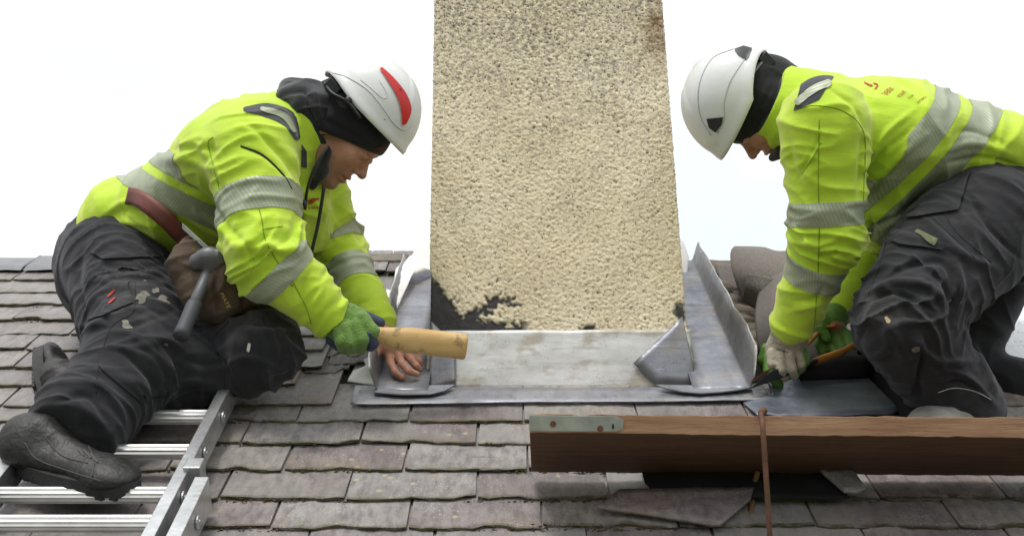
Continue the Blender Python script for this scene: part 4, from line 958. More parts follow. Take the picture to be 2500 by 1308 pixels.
LJ.strokes([([(520, 330), (516, 400), (545, 470)], 8, -.007), ([(590, 358), (650, 385), (705, 440)], 4, -.004), ([(600, 300), (640, 330), (720, 420), (735, 480)], 9, -.008),
            ([(650, 555), (610, 590), (570, 600)], 12, .009), ([(720, 560), (660, 620), (600, 640)], 8, -.009), ([(735, 600), (700, 610), (650, 600)], 9, .008), ([(560, 560), (600, 600), (620, 650)], 9, -.007),
            ([(760, 660), (735, 700), (730, 730)], 8, -.006), ([(790, 700), (765, 740), (760, 770)], 9, .008), ([(820, 735), (800, 755), (770, 800)], 7, -.005), ([(380, 395), (460, 390), (540, 430)], 12, .008), ([(395, 370), (470, 360), (540, 370)], 8, -.006),
            ([(470, 350), (500, 370), (540, 440)], 9, .007), ([(440, 450), (500, 480), (560, 560)], 8, -.007), ([(480, 520), (540, 560), (580, 610)], 10, .007), ([(330, 500), (420, 530), (520, 590)], 8, -.006),
            ([(740, 500), (720, 560), (740, 600)], 10, -.009), ([(225, 560), (300, 515), (400, 530)], 10, -.006), ([(215, 585), (290, 545), (380, 552)], 8, .006), ([(250, 530), (300, 495), (350, 490)], 8, .005), ([(780, 450), (800, 520), (830, 560)], 8, .006), ([(850, 640), (810, 650), (780, 690)], 7, -.006), ([(870, 700), (840, 740), (830, 760)], 8, .007), ([(905, 730), (870, 745), (850, 775)], 6, -.007), ([(925, 755), (890, 765), (870, 790)], 6, .006), ([(840, 620), (800, 640), (770, 640)], 6, -.006)])
LJo = LJ.mk('jacket', M_lime, PL)
aN_ = axial(LJ, 0, [sN, eN, wN]); aF_ = axial(LJ, 1, [sF, eF, wF]); aT = axial(LJ, 2, lt[2][1])
LJ.patch('reflective_band', M_band, LJo, [(LJ.T[0], .42, .70)], .0016, aN_, limb=0); LJ.patch('reflective_band', M_band, LJo, [(LJ.T[0], 1.05, 1.36)], .0016, aN_, limb=0)
LJ.patch('reflective_band', M_band, LJo, [(LJ.T[1], .72, .98)], .0016, aF_, limb=1); LJ.patch('reflective_band', M_band, LJo, [(LJ.T[1], 1.32, 1.60)], .0016, aF_, limb=1)
fT = LJ.V @ (X * -.43 - UC * .9) * FPX / 2.66 + 1250 * -.43 + 654 * .9
LJ.patch('reflective_band', M_band, LJo, [(fT, 150, 200), (LJ.T[2], .15, 1.95)], .0016, np.stack([fT / 1050, (LJ.V @ unit(X * .9 - UC * .43)), fT * 0], 1), limb=2)
LJ.patch('reflective_band', M_band, LJo, [(fT, 222, 276), (LJ.T[2], .05, 1.95)], .0016, np.stack([fT / 1050, (LJ.V @ unit(X * .9 - UC * .43)), fT * 0], 1), limb=2)
uvS = np.stack([LJ.px / 1050, LJ.py / 1050, 0 * LJ.px], 1)
LJ.patch('shoulder_panel', M_pan, LJo, LJ.px_stroke([(600, 268), (650, 270), (702, 290), (724, 335)], [6, 17, 20, 8]), .0016, near=2.68)
LJ.patch('reflective_strip', M_band, LJo, LJ.px_stroke([(640, 268), (690, 284), (716, 320)], [5, 8, 5]), .0032, uvS, near=2.66)
LJ.patch('shoulder_panel', M_pan, LJo, LJ.px_poly([(735, 352), (748, 370), (748, 410), (734, 408)]), .0016, front=True)
LJ.seam([[(588, 357), (640, 378), (690, 425), (712, 462)]], M_seamd, LJo, .0022)
LJ.seam([[(520, 335), (508, 350), (520, 400), (540, 480)], [(625, 480), (640, 540), (650, 590), (690, 660), (715, 700)], [(640, 560), (690, 552)], [(700, 660), (745, 745), (760, 790)]], M_seam, LJo)
LB = LJ.bvh()
LJ.patch('logo', M_redp, LJo, LJ.px_stroke([(753, 491), (764, 485), (770, 489)], [2, 2]), .002, near=2.8); LJ.patch('logo', M_redp, LJo, LJ.px_stroke([(754, 497), (764, 491), (776, 485)], [2.2, 2.2]), .002, near=2.8)
text_on('chest_print', 'EVEREN', LB, (752, 511), (8.3, -.4), (-1, -9), M_redp, LJo)
# inner collar, zip, hood, beanie
S = SDF(); S.line([P(700, 335, 2.66), P(775, 308, 2.66), P(800, 300, 2.66)], [.078, .078, .079], .03); S.cut(half(P(779, 300, 2.66), unit(P(772, 300, 2.66) - P(690, 345, 2.66))), .004); S.sub(cap(P(740, 315, 2.66), P(840, 285, 2.66), .070, .078), .006)
S.u(cap(P(790, 415, 2.60), P(762, 452, 2.62), .015, .013), .01); S.u(cap(P(800, 370, 2.585), P(782, 425, 2.60), .010, .013), .01)
c = Cloth(S, [('c', [P(705, 330, 2.66), P(820, 290, 2.66)], [.07, .07], .04, 0)], .004, .002); c.mk('inner_collar', M_fleece, PL)
t = MB(); t.tube(crom([P(803, 357, 2.575), P(786, 380, 2.568), P(766, 415, 2.565), P(752, 455, 2.57), P(746, 490, 2.58)], 20), .0035, 8); t.tube([P(745, 488, 2.575), P(741, 512, 2.575)], [.006, .007], 8); t.mk('zip', M_blk, LJo, smooth=True)
t = MB(); t.tube(crom([P(792, 452, 2.60), P(778, 540, 2.60), P(762, 610, 2.60), P(754, 652, 2.62)], 20), .0042, 8); t.mk('lanyard', M_blk, PL, smooth=True)
S = SDF(); S.line([P(692, 236, 2.60), P(712, 224, 2.68), P(760, 222, 2.72)], [.020, .024, .03], .03); S.line([P(728, 228, 2.60), P(746, 255, 2.59), P(772, 318, 2.60)], [.024, .030, .018], .03); S.line([P(762, 226, 2.62), P(778, 262, 2.60), P(788, 310, 2.60)], [.027, .028, .016], .03)
S.line([P(750, 238, 2.64), P(756, 255, 2.70), P(760, 262, 2.76)], [.034, .04, .03], .03)
c = Cloth(S, [('h', [P(735, 225, 2.6), P(780, 320, 2.56)], [.05, .05], .03, 0)], .004, .004, seed=5.); c.strokes([([(700, 232), (740, 222), (765, 250)], 7, -.008), ([(745, 215), (752, 260), (775, 310)], 5, -.008), ([(768, 215), (775, 260), (785, 300)], 6, .006)]); c.mk('hood', M_fleece, PL)
A = np.array(hax); S = SDF(); S.u(ell(hp(-.012, 0, .020), (.110, .092, .098), A), .01); S.u(cap(hp(-.07, 0, -.03), hp(-.04, 0, -.075), .060, .062), .03)
for y in (-1, 1): S.u(ell(hp(-.015, y * .066, -.02), (.045, .030, .05), A), .02)
e1, e2 = P(772, 318, 2.6), P(948, 388, 2.6); nd = np.cross(e2 - e1, F); nd = unit(nd if nd @ (-UC) > 0 else -nd); S.cut(half(e1, nd), .008)
c = Cloth(S, [('h', [hp(-.1, 0, .0), hp(.1, 0, .01)], [.09, .09], .03, 0)], .004, .002); c.strokes([([(790, 290), (850, 320), (935, 372)], 5, -.003), ([(775, 230), (800, 300), (890, 350)], 8, -.004)]); bo = c.mk('beanie', M_knit, PL)
c.patch('beanie_print', simple('dark_red_print', (.12, .012, .015), .8), bo, c.px_stroke([(915, 368), (930, 362), (948, 368)], [3, 4, 3]), .001, front=True)
M_hline = simple('helmet_rib', (.55, .56, .57), .4)
def waveL(a): return -.06 - .02 * math.cos(a) + .18 * max(0, -math.cos(a - .0)) * abs(math.sin(a)) + .04 * math.cos(3 * a) * 0
ho, HC, hx = helmet(PL, P(889, 270, 2.66), (.735, .68), (.70, -.72), (.122, .102, .132), waveL, yaw=math.radians(7))
HC.patch('helmet_stripe', M_red, ho, HC.px_stroke([(916, 155), (950, 192), (978, 232), (990, 268), (984, 306)], [1, 7, 11, 13, 4]), .004, front=True)
HC.patch('stripe_slot', simple('dark_red_plastic', (.2, .01, .01), .5), ho, HC.px_stroke([(955, 192), (978, 225), (986, 262)], [1, 1.8, 1]), .0055, front=True)
HC.patch('vent_slot', M_blk, ho, HC.px_stroke([(938, 292), (944, 304), (956, 309)], [2, 3, 2.5]), .001, front=True)
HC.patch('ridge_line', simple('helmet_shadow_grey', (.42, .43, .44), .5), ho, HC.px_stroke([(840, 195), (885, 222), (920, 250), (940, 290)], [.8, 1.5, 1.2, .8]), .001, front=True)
HC.seam([[(812, 178), (850, 190), (900, 222), (938, 268), (960, 300), (985, 318), (1008, 306)], [(845, 250), (890, 288), (925, 335), (962, 352)]], M_hline, ho, .0014, 'moulded_rib')
HC.seam([[(880, 195), (905, 215), (935, 240), (945, 230), (925, 195)]], M_hline, ho, .0010, 'moulded_rib')
t = MB(); t.tube(crom([P(797, 208, 2.60), P(815, 232, 2.565), P(850, 252, 2.555), P(880, 290, 2.555)], 14), .011, 8, flat=.4); t.tube([P(850, 246, 2.555), P(850, 246, 2.545)], .009, 12); t.mk('headband', M_blk, ho, smooth=True)
t = MB(); t.box(P(815, 215, 2.60), unit(X * .7 + UC * -.7) * .018, unit(X * .7 + UC * .7) * .012, F * .02); t.mk('ratchet', M_blk, ho, bevel=.002)
# near glove gripping the tool
S = SDF(); S.line([wN, P(838, 790, 2.46)], [.036, .038], .02); S.u(ell(P(855, 795, 2.455), (.052, .026, .044), np.array([unit(X * .9 - UC * .35), F, unit(X * .35 + UC * .9)])), .02)
fing = [[(885, 775, 2.435), (910, 808, 2.425), (906, 838, 2.45)], [(870, 795, 2.425), (885, 828, 2.415), (882, 852, 2.445)], [(848, 800, 2.425), (858, 835, 2.415), (856, 854, 2.445)], [(826, 800, 2.43), (834, 832, 2.42), (836, 850, 2.445)]]
for q in fing: S.line([P(*p) for p in q], [.0145, .0135, .0115], .006)
S.line([P(850, 760, 2.47), P(885, 772, 2.49), P(915, 785, 2.50)], [.018, .014, .012], .01)
c = Cloth(S, [('g', [wN, P(870, 810, 2.45)], [.04, .04], .03, 0)], .003, .0015, 1); go = c.mk('glove', M_gg, PL)
for q, rr in (([P(902, 815, 2.418), P(910, 838, 2.432), P(905, 846, 2.445)], [.0085, .012, .011]), ([P(892, 772, 2.483), P(926, 788, 2.488)], [.012, .013]), ([P(806, 830, 2.45), P(832, 850, 2.455)], [.010, .010])):
    V, Q = SDF().line(q, rr, .006).mesh(.003); mk('glove_grip', V, Q, M_gb, go, smooth=True)
# tool belt, pouch
TB = Cloth.__new__(Cloth)
bq = crom([(312, 478, 0), (345, 488, 0), (400, 530, 0), (440, 570, 0), (478, 606, 0), (540, 650, 0)], 30)[:, :2]; bj, bt_ = LJ.bvh(), LT.bvh(); vs = []; ld = 2.6
for i, p in enumerate(bq):
    tt = bq[min(i + 1, 29)] - bq[max(i - 1, 0)]; w = np.array([-tt[1], tt[0]]) / np.hypot(*tt); ds = []
    for k in (-1, 0, 1):
        q = p + w * 21 * k; r = Vector(P(q[0], q[1], 1.)).normalized(); hh = [h[0].dot(Vector(F)) for h in (b_.ray_cast(Vector((0, 0, 0)), r) for b_ in (bj, bt_)) if h[0]]
        if hh: ds.append(min(hh))
    if ds: ld = min(ds) - .007 if i == 0 else ld * .5 + .5 * (min(ds) - .007)
    for k in (-1, -.4, .4, 1): q = p + w * 21 * k; vs.append(P(q[0], q[1], ld - (.002 if abs(k) < .5 else 0)))
belt = mk('tool_belt', vs, gridfaces(30, 4), simple('oxblood_leather', (.16, .045, .035), .55, 0, .3, 20, .001, 60), PL, smooth=True, solid=.004)
print('belt depth', vs[0] @ F, vs[-1] @ F)
M_suede = simple('brown_suede', (.075, .05, .033), .9, 0, .35, 16, .003, 50)
S = SDF(); S.line([P(468, 610, 2.485), P(455, 650, 2.465), P(500, 720, 2.455)], [.030, .036, .05], .03); S.line([P(540, 660, 2.485), P(560, 700, 2.465), P(530, 750, 2.455)], [.03, .045, .038], .02); S.line([P(590, 690, 2.485), P(600, 730, 2.485)], [.035, .034], .02); S.line([P(520, 690, 2.430), P(555, 665, 2.435), P(560, 640, 2.445)], [.03, .02, .014], .02)
c = Cloth(S, [('p', [P(480, 620, 2.465), P(540, 740, 2.455)], [.05, .05], .035, 0)], .004, .005, seed=9.)
c.strokes([([(530, 660), (525, 720), (540, 770)], 6, -.010), ([(575, 670), (590, 710), (595, 760)], 5, -.010), ([(440, 640), (480, 655), (500, 650)], 5, .006), ([(550, 650), (545, 690), (520, 730)], 7, .007)])
po = c.mk('tool_pouch', M_suede, PL); text_on('pouch_print', 'MATE', c.bvh(), (536, 716), (7.5, 14.5), (13, -4), M_yelp, po)
for x, y in ((452, 621), (472, 609)): t = MB(); t.tube([P(x, y, 2.452), P(x, y, 2.448)], .004, 10); t.mk('rivet', simple('brass', (.6, .42, .12), .35, .8), po)
t = MB(); t.box(P(530, 628, 2.470), unit(P(606, 690, 2.485) - P(438, 538, 2.485)) * .10, F * .004, UC * .006); t.mk('pouch_steel', M_galv, po, bevel=.001)
# hammer in the belt
HM = thing('hammer', 'black grip hammer hanging from the belt of the left worker', 'hammer', P(440, 820, 2.430))
t = MB(); t.tube([P(512, 655, 2.420), P(480, 730, 2.390), P(472, 745, 2.385)], [.0125, .0125, .0135], 14); t.mk('shaft', simple('grey_steel', (.10, .105, .115), .5, .3), HM, smooth=True)
t = MB(); t.tube(crom([P(476, 740, 2.386), P(462, 772, 2.360), P(441, 822, 2.325)], 9), [.0155, .0165, .0165, .0162, .016, .0158, .016, .0165, .0172], 16); ho_ = t.mk('grip', simple('dark_rubber_grip', (.055, .058, .065), .6), HM, smooth=True)
t = MB()
for i in range(11):
    for j in (-1, 0, 1): p = P(474, 750, 2.378) + (P(443, 812, 2.333) - P(474, 750, 2.378)) * i / 10 + X * (j * .006 + .001) - F * .0158; t.tube([p, p - F * .0004], .0011, 6)
t.mk('grip_dimples', M_blk, HM, kind='stuff')
S = SDF(); S.line([P(536, 628, 2.425), P(505, 628, 2.420)], [.021, .019], .01); S.line([P(510, 630, 2.420), P(475, 640, 2.415)], [.016, .012], .01, st=UC, sk=1.5); S.line([P(530, 640, 2.425), P(512, 662, 2.420)], [.015, .012], .01); V, Q = S.mesh(.003); mk('hammer_head', V, Q, simple('worn_tool_steel', (.11, .11, .12), .45, .4, .3, 20, .001, 60), HM, smooth=True)
# wooden dresser in the glove
DT = thing('lead_dresser', 'pale wooden lead dressing stick held in the green glove', 'mallet', P(905, 815, 2.46))
M_pw = Mat('pale_wood', .45, spec=.4); _w = M_pw.noise(6, 5, .6, None, (1, 6, 6)); _c = M_pw.mix(M_pw.ramp(_w, [(.3, 0), (.7, 1)]), (.50, .30, .10), (.68, .48, .22)); _k = M_pw.ramp(M_pw.noise(28, 5, .7), [(.56, 0), (.68, .75)])
M_pw.set('Base Color', M_pw.mix(_k, _c, (.14, .09, .05))); M_pw.bump(_w, .001)
a, b = P(885, 812, 2.465), P(1138, 842, 2.50); ax_ = unit(b - a); n = 22; vs = []; ts = np.concatenate([np.linspace(0, .97, 17), [.982, .992, .998, 1.0, 1.0]])
for i, t_ in enumerate(ts):
    h_ = .0165 + .0115 * sstep(.05, .5, t_); h_ *= [1, 1, 1, 1, 1, 1, 1, 1, 1, 1, 1, 1, 1, 1, 1, 1, 1, .985, .95, .90, .82, .3][i]; cen = a + (b - a) * t_ - UC * .004 * sstep(0, .4, t_); wv = unit(np.cross(ax_, F)); dv = np.cross(ax_, wv)
    for k in range(20):
        A_ = 2 * math.pi * k / 20; ca, sa = math.cos(A_), math.sin(A_); e = (abs(ca) ** 3 + abs(sa) ** 3) ** (-1 / 3.); vs.append(cen + wv * ca * e * h_ + dv * sa * e * h_ * .85)
mk('stick', vs, np.vstack([gridfaces(len(ts), 20)[:, ::-1], np.stack([np.arange(len(ts) - 1) * 20 + 19, (np.arange(len(ts) - 1)) * 20, (np.arange(len(ts) - 1) + 1) * 20, (np.arange(len(ts) - 1) + 1) * 20 + 19], 1)]), M_pw.m, DT, smooth=True)
# ================================================================ RIGHT WORKER
PR = thing('person', 'worker kneeling on the right behind the board in lime jacket, cutting lead with snips', 'person', R(2330, 1000, .03))
hax = head_axes((-.33, .94), (-.94, -.33), math.radians(-4)); hc = P(1842, 262, 2.70)
sN, eN, wN = P(2012, 305, 2.45), P(2022, 575, 2.47), P(1938, 784, 2.565)
sF, eF, wF = P(2080, 360, 2.84), P(2140, 590, 2.86), P(2050, 745, 2.76)
pel = P(2440, 480, 2.66); che = P(2140, 330, 2.66); nek = P(1965, 272, 2.69)
hN, kN, aN = P(2400, 550, 2.55), P(2202, 785, 2.38), P(2335, 985, 2.43)
hF, kF, aF = P(2440, 560, 2.80), P(2352, 900, 2.72), P(2640, 990, 2.56)
S = SDF(); hp = add_head(S, hc, hax)
S.line([hp(-.035, 0, -.06), nek], [.054, .062], .03); S.line([P(2450, 520, 2.66), che], [.09, .10], .03, st=LAT, sk=1.2); S.line([che, nek], [.115, .07], .04)
S.line([sN, eN, wN], [.05, .042, .030]); S.line([sF, eF, wF], [.05, .042, .028]); S.line([hN, kN, aN], [.085, .058, .042]); S.line([hF, kF, aF], [.085, .055, .042]); S.line([wN, P(1918, 865, 2.60)], [.028, .03]); S.line([wF, P(2035, 790, 2.73)], [.026, .028])
V, Q = S.mesh(.0036); loc = (V - hc) @ np.array(hax).T
lip = np.exp(-(((loc[:, 0] - .094) / .012) ** 2 + (loc[:, 1] / .02) ** 2 + ((loc[:, 2] + .071) / .011) ** 2)); mk('body', V, Q, M_skin, PR, smooth=True, attrs={'stub': lip * 0, 'lip': lip}); eyes(hp, PR, hax)
# trousers
S = SDF(); S.line([P(2330, 470, 2.66), P(2440, 510, 2.66), P(2520, 550, 2.68)], [.095, .135, .14], .03, st=LAT, sk=1.15)
S.line([hN, kN, aN], [.14, .094, .083], .04); S.u(cap(P(2290, 560, 2.52), P(2225, 690, 2.42), .075, .08), .05); S.line([hF, kF, aF], [.12, .066, .062], .03)
S.u(cap(P(2330, 950, 2.42), P(2350, 1000, 2.42), .078, .084), .02); S.cut(half(P(2350, 1022, 2.42), -UC), .004)
S.cut(half(P(2230, 480, 2.6), -unit(P(2420, 640, 2.6) - P(2215, 430, 2.6))), .01)
RT = Cloth(S, [('n', [hN, kN, aN], [.13, .1, .08], .036, .9), ('f', [hF, kF, aF], [.12, .08, .075], .045, .5), ('p', [P(2330, 470, 2.66), P(2520, 560, 2.68)], [.1, .15], .05, 0)], .004, .0052, 2, seed=7.)
RT.strokes([([(2110, 720), (2180, 690), (2270, 700), (2320, 760)], 9, .011), ([(2105, 740), (2190, 715), (2300, 770)], 6, -.010), ([(2120, 700), (2220, 650), (2300, 640), (2330, 700)], 8, -.008), ([(2330, 640), (2345, 700), (2330, 790)], 10, .010), ([(2250, 650), (2310, 700), (2320, 800)], 8, -.008),
            ([(2230, 830), (2290, 880), (2380, 880)], 9, .010), ([(2260, 850), (2240, 920), (2250, 980)], 9, -.010), ([(2290, 900), (2360, 920), (2430, 990)], 8, .009), ([(2290, 940), (2350, 930), (2400, 960)], 7, -.008), ([(2350, 800), (2400, 890), (2440, 970)], 8, .008),
            ([(2360, 470), (2420, 560), (2500, 640)], 7, -.006), ([(2280, 560), (2350, 620), (2440, 660)], 10, .007), ([(2120, 790), (2100, 850), (2160, 930)], 9, -.006)])
RTo = RT.mk('trousers', M_trou, PR)
RT.patch('pocket_flap', M_trou, RTo, RT.px_poly([(2225, 505), (2240, 480), (2370, 425), (2335, 525), (2255, 530), (2172, 545)]), .006, front=True)
fl = RT.patch('thigh_pocket_flap', M_trou, RTo, RT.px_poly([(2140, 592), (2185, 560), (2310, 602), (2278, 632), (2200, 600)]), .007, front=True)
RT.patch('pocket_label', simple('olive_label', (.10, .115, .05), .7, 0, .4, 150), RTo, RT.px_poly([(2232, 576), (2242, 568), (2288, 592), (2280, 603)]), .010, front=True)
RT.patch('kneepad_panel', M_trou, RTo, RT.px_poly([(2095, 795), (2150, 762), (2260, 790), (2225, 960), (2170, 960), (2100, 860)]), .0035, front=True)
RT.seam([[(2290, 958), (2330, 947), (2380, 955), (2420, 975)]], M_paint, RTo, .0008, 'hem_stitch')
RT.patch('rip', simple('tan_lining', (.35, .26, .17), .9), RTo, RT.px_stroke([(2163, 778), (2170, 788)], [4, 5]), .005, front=True); RT.patch('rip', M_dirt, RTo, RT.px_stroke([(2231, 852), (2238, 846)], [5, 6]), .005, front=True)
RT.seam([[(2290, 480), (2330, 560), (2420, 640)], [(2170, 565), (2150, 640), (2120, 720)], [(2265, 520), (2350, 600), (2380, 630)]], M_seamd, RTo)
boot(PR, P(2415, 1035, 2.44), P(2235, 1060, 2.32), unit(RN * .4 + UC), .05, .10, P(2345, 985, 2.43), M_boot2); boot(PR, P(2700, 980, 2.60), P(2790, 1080, 2.42), unit(UC * .3 - F * .2 + X * .9), .05, .10, P(2650, 985, 2.58))
# jacket
S = SDF(); A3 = np.array([unit(X * .9 + UC * -.4), F, unit(X * .4 + UC * .9)])
S.line([P(2440, 392, 2.66), P(2330, 362, 2.66), P(2190, 345, 2.66), P(2085, 335, 2.66)], [.082, .096, .128, .128], .05, st=LAT, sk=1.55); S.u(cap(P(2520, 405, 2.68), P(2420, 370, 2.66), .085, .085, LAT, 1.8), .05)
S.line([P(2180, 400, 2.64), P(2150, 520, 2.64)], [.10, .055], .05, st=LAT, sk=1.5); S.u(cap(P(2120, 540, 2.70), P(2145, 590, 2.72), .045, .03, LAT, 1.5), .03)
S.line([sN, eN, wN], [.098, .074, .052], .03); S.line([sF, eF, wF], [.09, .066, .046], .03); S.u(cap(P(2010, 275, 2.50), P(2010, 270, 2.82), .055, .055), .06)
S.line([P(2080, 310, 2.67), P(1975, 278, 2.68), P(1905, 264, 2.69), P(1850, 257, 2.69)], [.11, .092, .089, .085], .03)
S.cut(half(P(1872, 255, 2.69), unit(X * -.92 + UC * .39)), .004); S.sub(cap(P(1920, 264, 2.69), P(1820, 252, 2.69), .076, .078), .004)
S.cut(half(P(2400, 442, 2.6), unit(-UC - X * .08)), .01) if False else None
lt = [('n', [sN, eN, wN], [.09, .074, .052], .036, .9), ('f', [sF, eF, wF], [.085, .065, .046], .036, .9), ('t', [P(2520, 405, 2.68), P(2330, 362, 2.66), P(2190, 345, 2.66), P(1905, 262, 2.69)], [.085, .10, .13, .08], .06, .2)]
RJ = Cloth(S, lt, .004, .0058, 2, seed=2.)
RJ.strokes([([(2020, 215), (2085, 260), (2105, 310)], 5, -.005), ([(2105, 330), (2103, 420), (2100, 480)], 8, -.010), ([(2110, 420), (2160, 330), (2230, 270)], 7, .007), ([(2105, 450), (2150, 380), (2230, 310)], 7, -.008), ([(2110, 480), (2180, 400), (2260, 330)], 9, .007),
            ([(1925, 330), (1935, 400), (1965, 470)], 9, -.005), ([(1945, 440), (1990, 360), (2000, 330)], 5, -.006), ([(1930, 410), (1975, 390), (2000, 350)], 8, .006), ([(1950, 590), (2000, 600), (2050, 580)], 8, .007), ([(1960, 610), (2020, 625), (2060, 605)], 6, -.007),
            ([(1940, 735), (1990, 730), (2010, 700)], 7, -.006), ([(1930, 760), (1970, 750), (2010, 740)], 8, .006), ([(2120, 560), (2200, 520), (2300, 430)], 8, -.007), ([(2180, 560), (2200, 490), (2290, 400)], 9, .007), ([(2300, 370), (2380, 350), (2480, 380)], 9, .006), ([(2300, 400), (2400, 385), (2500, 410)], 7, -.006), ([(2330, 330), (2370, 320), (2450, 350)], 7, -.005), ([(2115, 520), (2130, 560), (2120, 600)], 8, -.008)])
RJo = RJ.mk('jacket', M_lime, PR)
aN_ = axial(RJ, 0, [sN, eN, wN]); aF_ = axial(RJ, 1, [sF, eF, wF])
RJ.patch('reflective_band', M_band, RJo, [(RJ.T[0], .69, .90)], .0016, aN_, limb=0); RJ.patch('reflective_band', M_band, RJo, [(RJ.T[0], 1.28, 1.52)], .0016, aN_, limb=0)
RJ.patch('reflective_band', M_band, RJo, [(RJ.T[1], .84, 1.14)], .0016, aF_, limb=1)
fT = RJ.V @ (X * .79 - UC * .62) * FPX / 2.6 + 1250 * .79 + 654 * .62; uvT = np.stack([fT / 1050, RJ.V @ unit(X * .62 + UC * .79), fT * 0], 1)
RJ.patch('reflective_band', M_band, RJo, [(fT, 1925, 1990)], .0016, uvT, limb=2); RJ.patch('reflective_band', M_band, RJo, [(fT, 2022, 2086)], .0016, uvT, limb=2)
uvS = np.stack([RJ.px / 1050, RJ.py / 1050, 0 * RJ.px], 1)
RJ.patch('shoulder_panel', M_pan, RJo, RJ.px_poly([(1966, 170), (2042, 178), (2000, 244), (1938, 272), (1948, 236)]), .0016, front=True); RJ.patch('reflective_strip', M_band, RJo, RJ.px_stroke([(2022, 205), (1985, 222), (1950, 250)], [8, 9, 8]), .0034, uvS, front=True, near=2.60)
RJ.seam([[(1945, 268), (1990, 258), (2060, 272), (2108, 322), (2112, 420)], [(2000, 290), (1998, 450), (2000, 560), (1995, 700), (1985, 830)], [(1958, 425), (1978, 395), (2005, 348)], [(2110, 420), (2108, 500), (2112, 560)]], M_seam, RJo)
RB = RJ.bvh()
RJ.patch('back_print', M_redp, RJo, RJ.px_stroke([(2110, 203), (2122, 209), (2128, 211)], [1.5, 2.5]), .002, front=True); RJ.patch('back_print', M_redp, RJo, RJ.px_stroke([(2132, 205), (2143, 209), (2136, 219)], [1.5, 2]), .002, front=True)
for s_, o_, ux, uy in (('EVEREN', (2151, 229), (5.5, -4.6), (-24, -6)), ('ROOFING', (2188, 235), (3.6, -3.2), (-17, -5)), ('01334', (2214, 240), (5, -3.8), (-11, -3)), ('WORKS', (2235, 250), (6, -4.2), (-13, -3))):
    text_on('back_print', s_, RB, (o_[0] + 22, o_[1] + 2) if False else o_, (ux[0], ux[1]), (uy[0] * -.9, uy[1] * -.9), M_redp, RJo)
S = SDF(); S.line([P(1985, 275, 2.69), P(1905, 264, 2.69), P(1840, 256, 2.69)], [.084, .082, .079], .03); S.cut(half(P(1865, 255, 2.69), unit(X * -.92 + UC * .39)), .004); S.sub(cap(P(1925, 264, 2.69), P(1820, 252, 2.69), .070, .072), .006)
S.u(cap(P(1885, 385, 2.68), P(1905, 372, 2.66), .010, .016), .01)
c = Cloth(S, [('c', [P(1985, 275, 2.69), P(1870, 258, 2.69)], [.08, .08], .04, 0)], .004, .002); c.mk('inner_collar', M_fleece, PR)
A = np.array(hax); S = SDF(); S.u(ell(hp(-.012, 0, .020), (.108, .090, .098), A), .01); S.u(cap(hp(-.07, 0, -.02), hp(-.05, 0, -.07), .060, .066), .03)
for y in (-1, 1): S.u(ell(hp(-.015, y * .064, -.02), (.045, .030, .05), A), .02)
e1, e2 = P(1770, 362, 2.6), P(1850, 335, 2.6); nd = np.cross(e2 - e1, F); nd = unit(nd if nd @ (-UC) > 0 else -nd); S.cut(half(e1, nd), .006)
c = Cloth(S, [('h', [hp(-.1, 0, .0), hp(.1, 0, .01)], [.09, .09], .03, 0)], .004, .002); c.strokes([([(1895, 190), (1870, 240), (1830, 300)], 5, -.004), ([(1880, 175), (1850, 230), (1815, 270)], 8, -.004)]); c.mk('beanie', M_knit, PR)
def waveR(a): return -.05 - .02 * math.cos(a) + .30 * max(0, -math.cos(a)) ** .8 * abs(math.sin(a)) ** 1.2
ho, HC, hx = helmet(PR, P(1812, 250, 2.70), (-.40, .92), (-.92, -.40), (.128, .106, .142), waveR, yaw=math.radians(-4))
HC.patch('vent', M_blk, ho, HC.px_poly([(1792, 122), (1815, 114), (1836, 120), (1828, 140), (1822, 148), (1802, 136)]), .003); HC.patch('vent', M_blk, ho, HC.px_poly([(1726, 290), (1766, 286), (1762, 304), (1748, 323), (1732, 312)]), .003)
HC.patch('ridge_line', simple('helmet_line_grey', (.42, .43, .44), .5), ho, HC.px_stroke([(1800, 300), (1801, 301)], [.8, .8]), .001) if False else None
HC.seam([[(1790, 120), (1740, 142), (1712, 190), (1704, 240), (1712, 290), (1735, 330)], [(1830, 128), (1800, 170), (1780, 205), (1768, 250), (1768, 290), (1752, 325)]], M_hline, ho, .0015, 'moulded_rib')
t = MB(); t.tube(crom([P(1872, 140, 2.66), P(1845, 168, 2.63), P(1818, 205, 2.615), P(1808, 240, 2.61)], 14), .012, 8, flat=.4); t.mk('headband', simple('grey_strap', (.16, .17, .18), .5), ho, smooth=True)
t = MB(); t.box(P(1866, 152, 2.66), unit(X * .7 - UC * .7) * .016, unit(X * .7 + UC * .7) * .013, F * .03); t.mk('ratchet', M_blk, ho, bevel=.002)
# gloves
S = SDF(); S.line([wN, P(1925, 832, 2.59)], [.038, .036], .02, st=X, sk=1.2); S.u(ell(P(1915, 858, 2.60), (.043, .024, .030), np.array([X, F, UC])), .02)
for q in ([(1883, 862, 2.575), (1886, 888, 2.565), (1893, 900, 2.585)], [(1904, 868, 2.565), (1907, 902, 2.555), (1916, 922, 2.58)], [(1927, 868, 2.565), (1933, 900, 2.555), (1938, 918, 2.58)], [(1948, 862, 2.575), (1955, 888, 2.570), (1952, 903, 2.60)]): S.line([P(*p) for p in q], [.0118, .0108, .0095], .003)
c = Cloth(S, [('g', [wN, P(1917, 862, 2.59)], [.04, .04], .03, 0)], .003, .0012, 1); go = c.mk('glove', M_gw, PR)
text_on('glove_print', 'rolson', c.bvh(), (1924, 857), (-11.2, -3.2), (2.5, 11), M_blk, go); text_on('glove_print', 'ANTI SLIP', c.bvh(), (1930, 849), (-7, -2.6), (2, 5), M_blk, go)
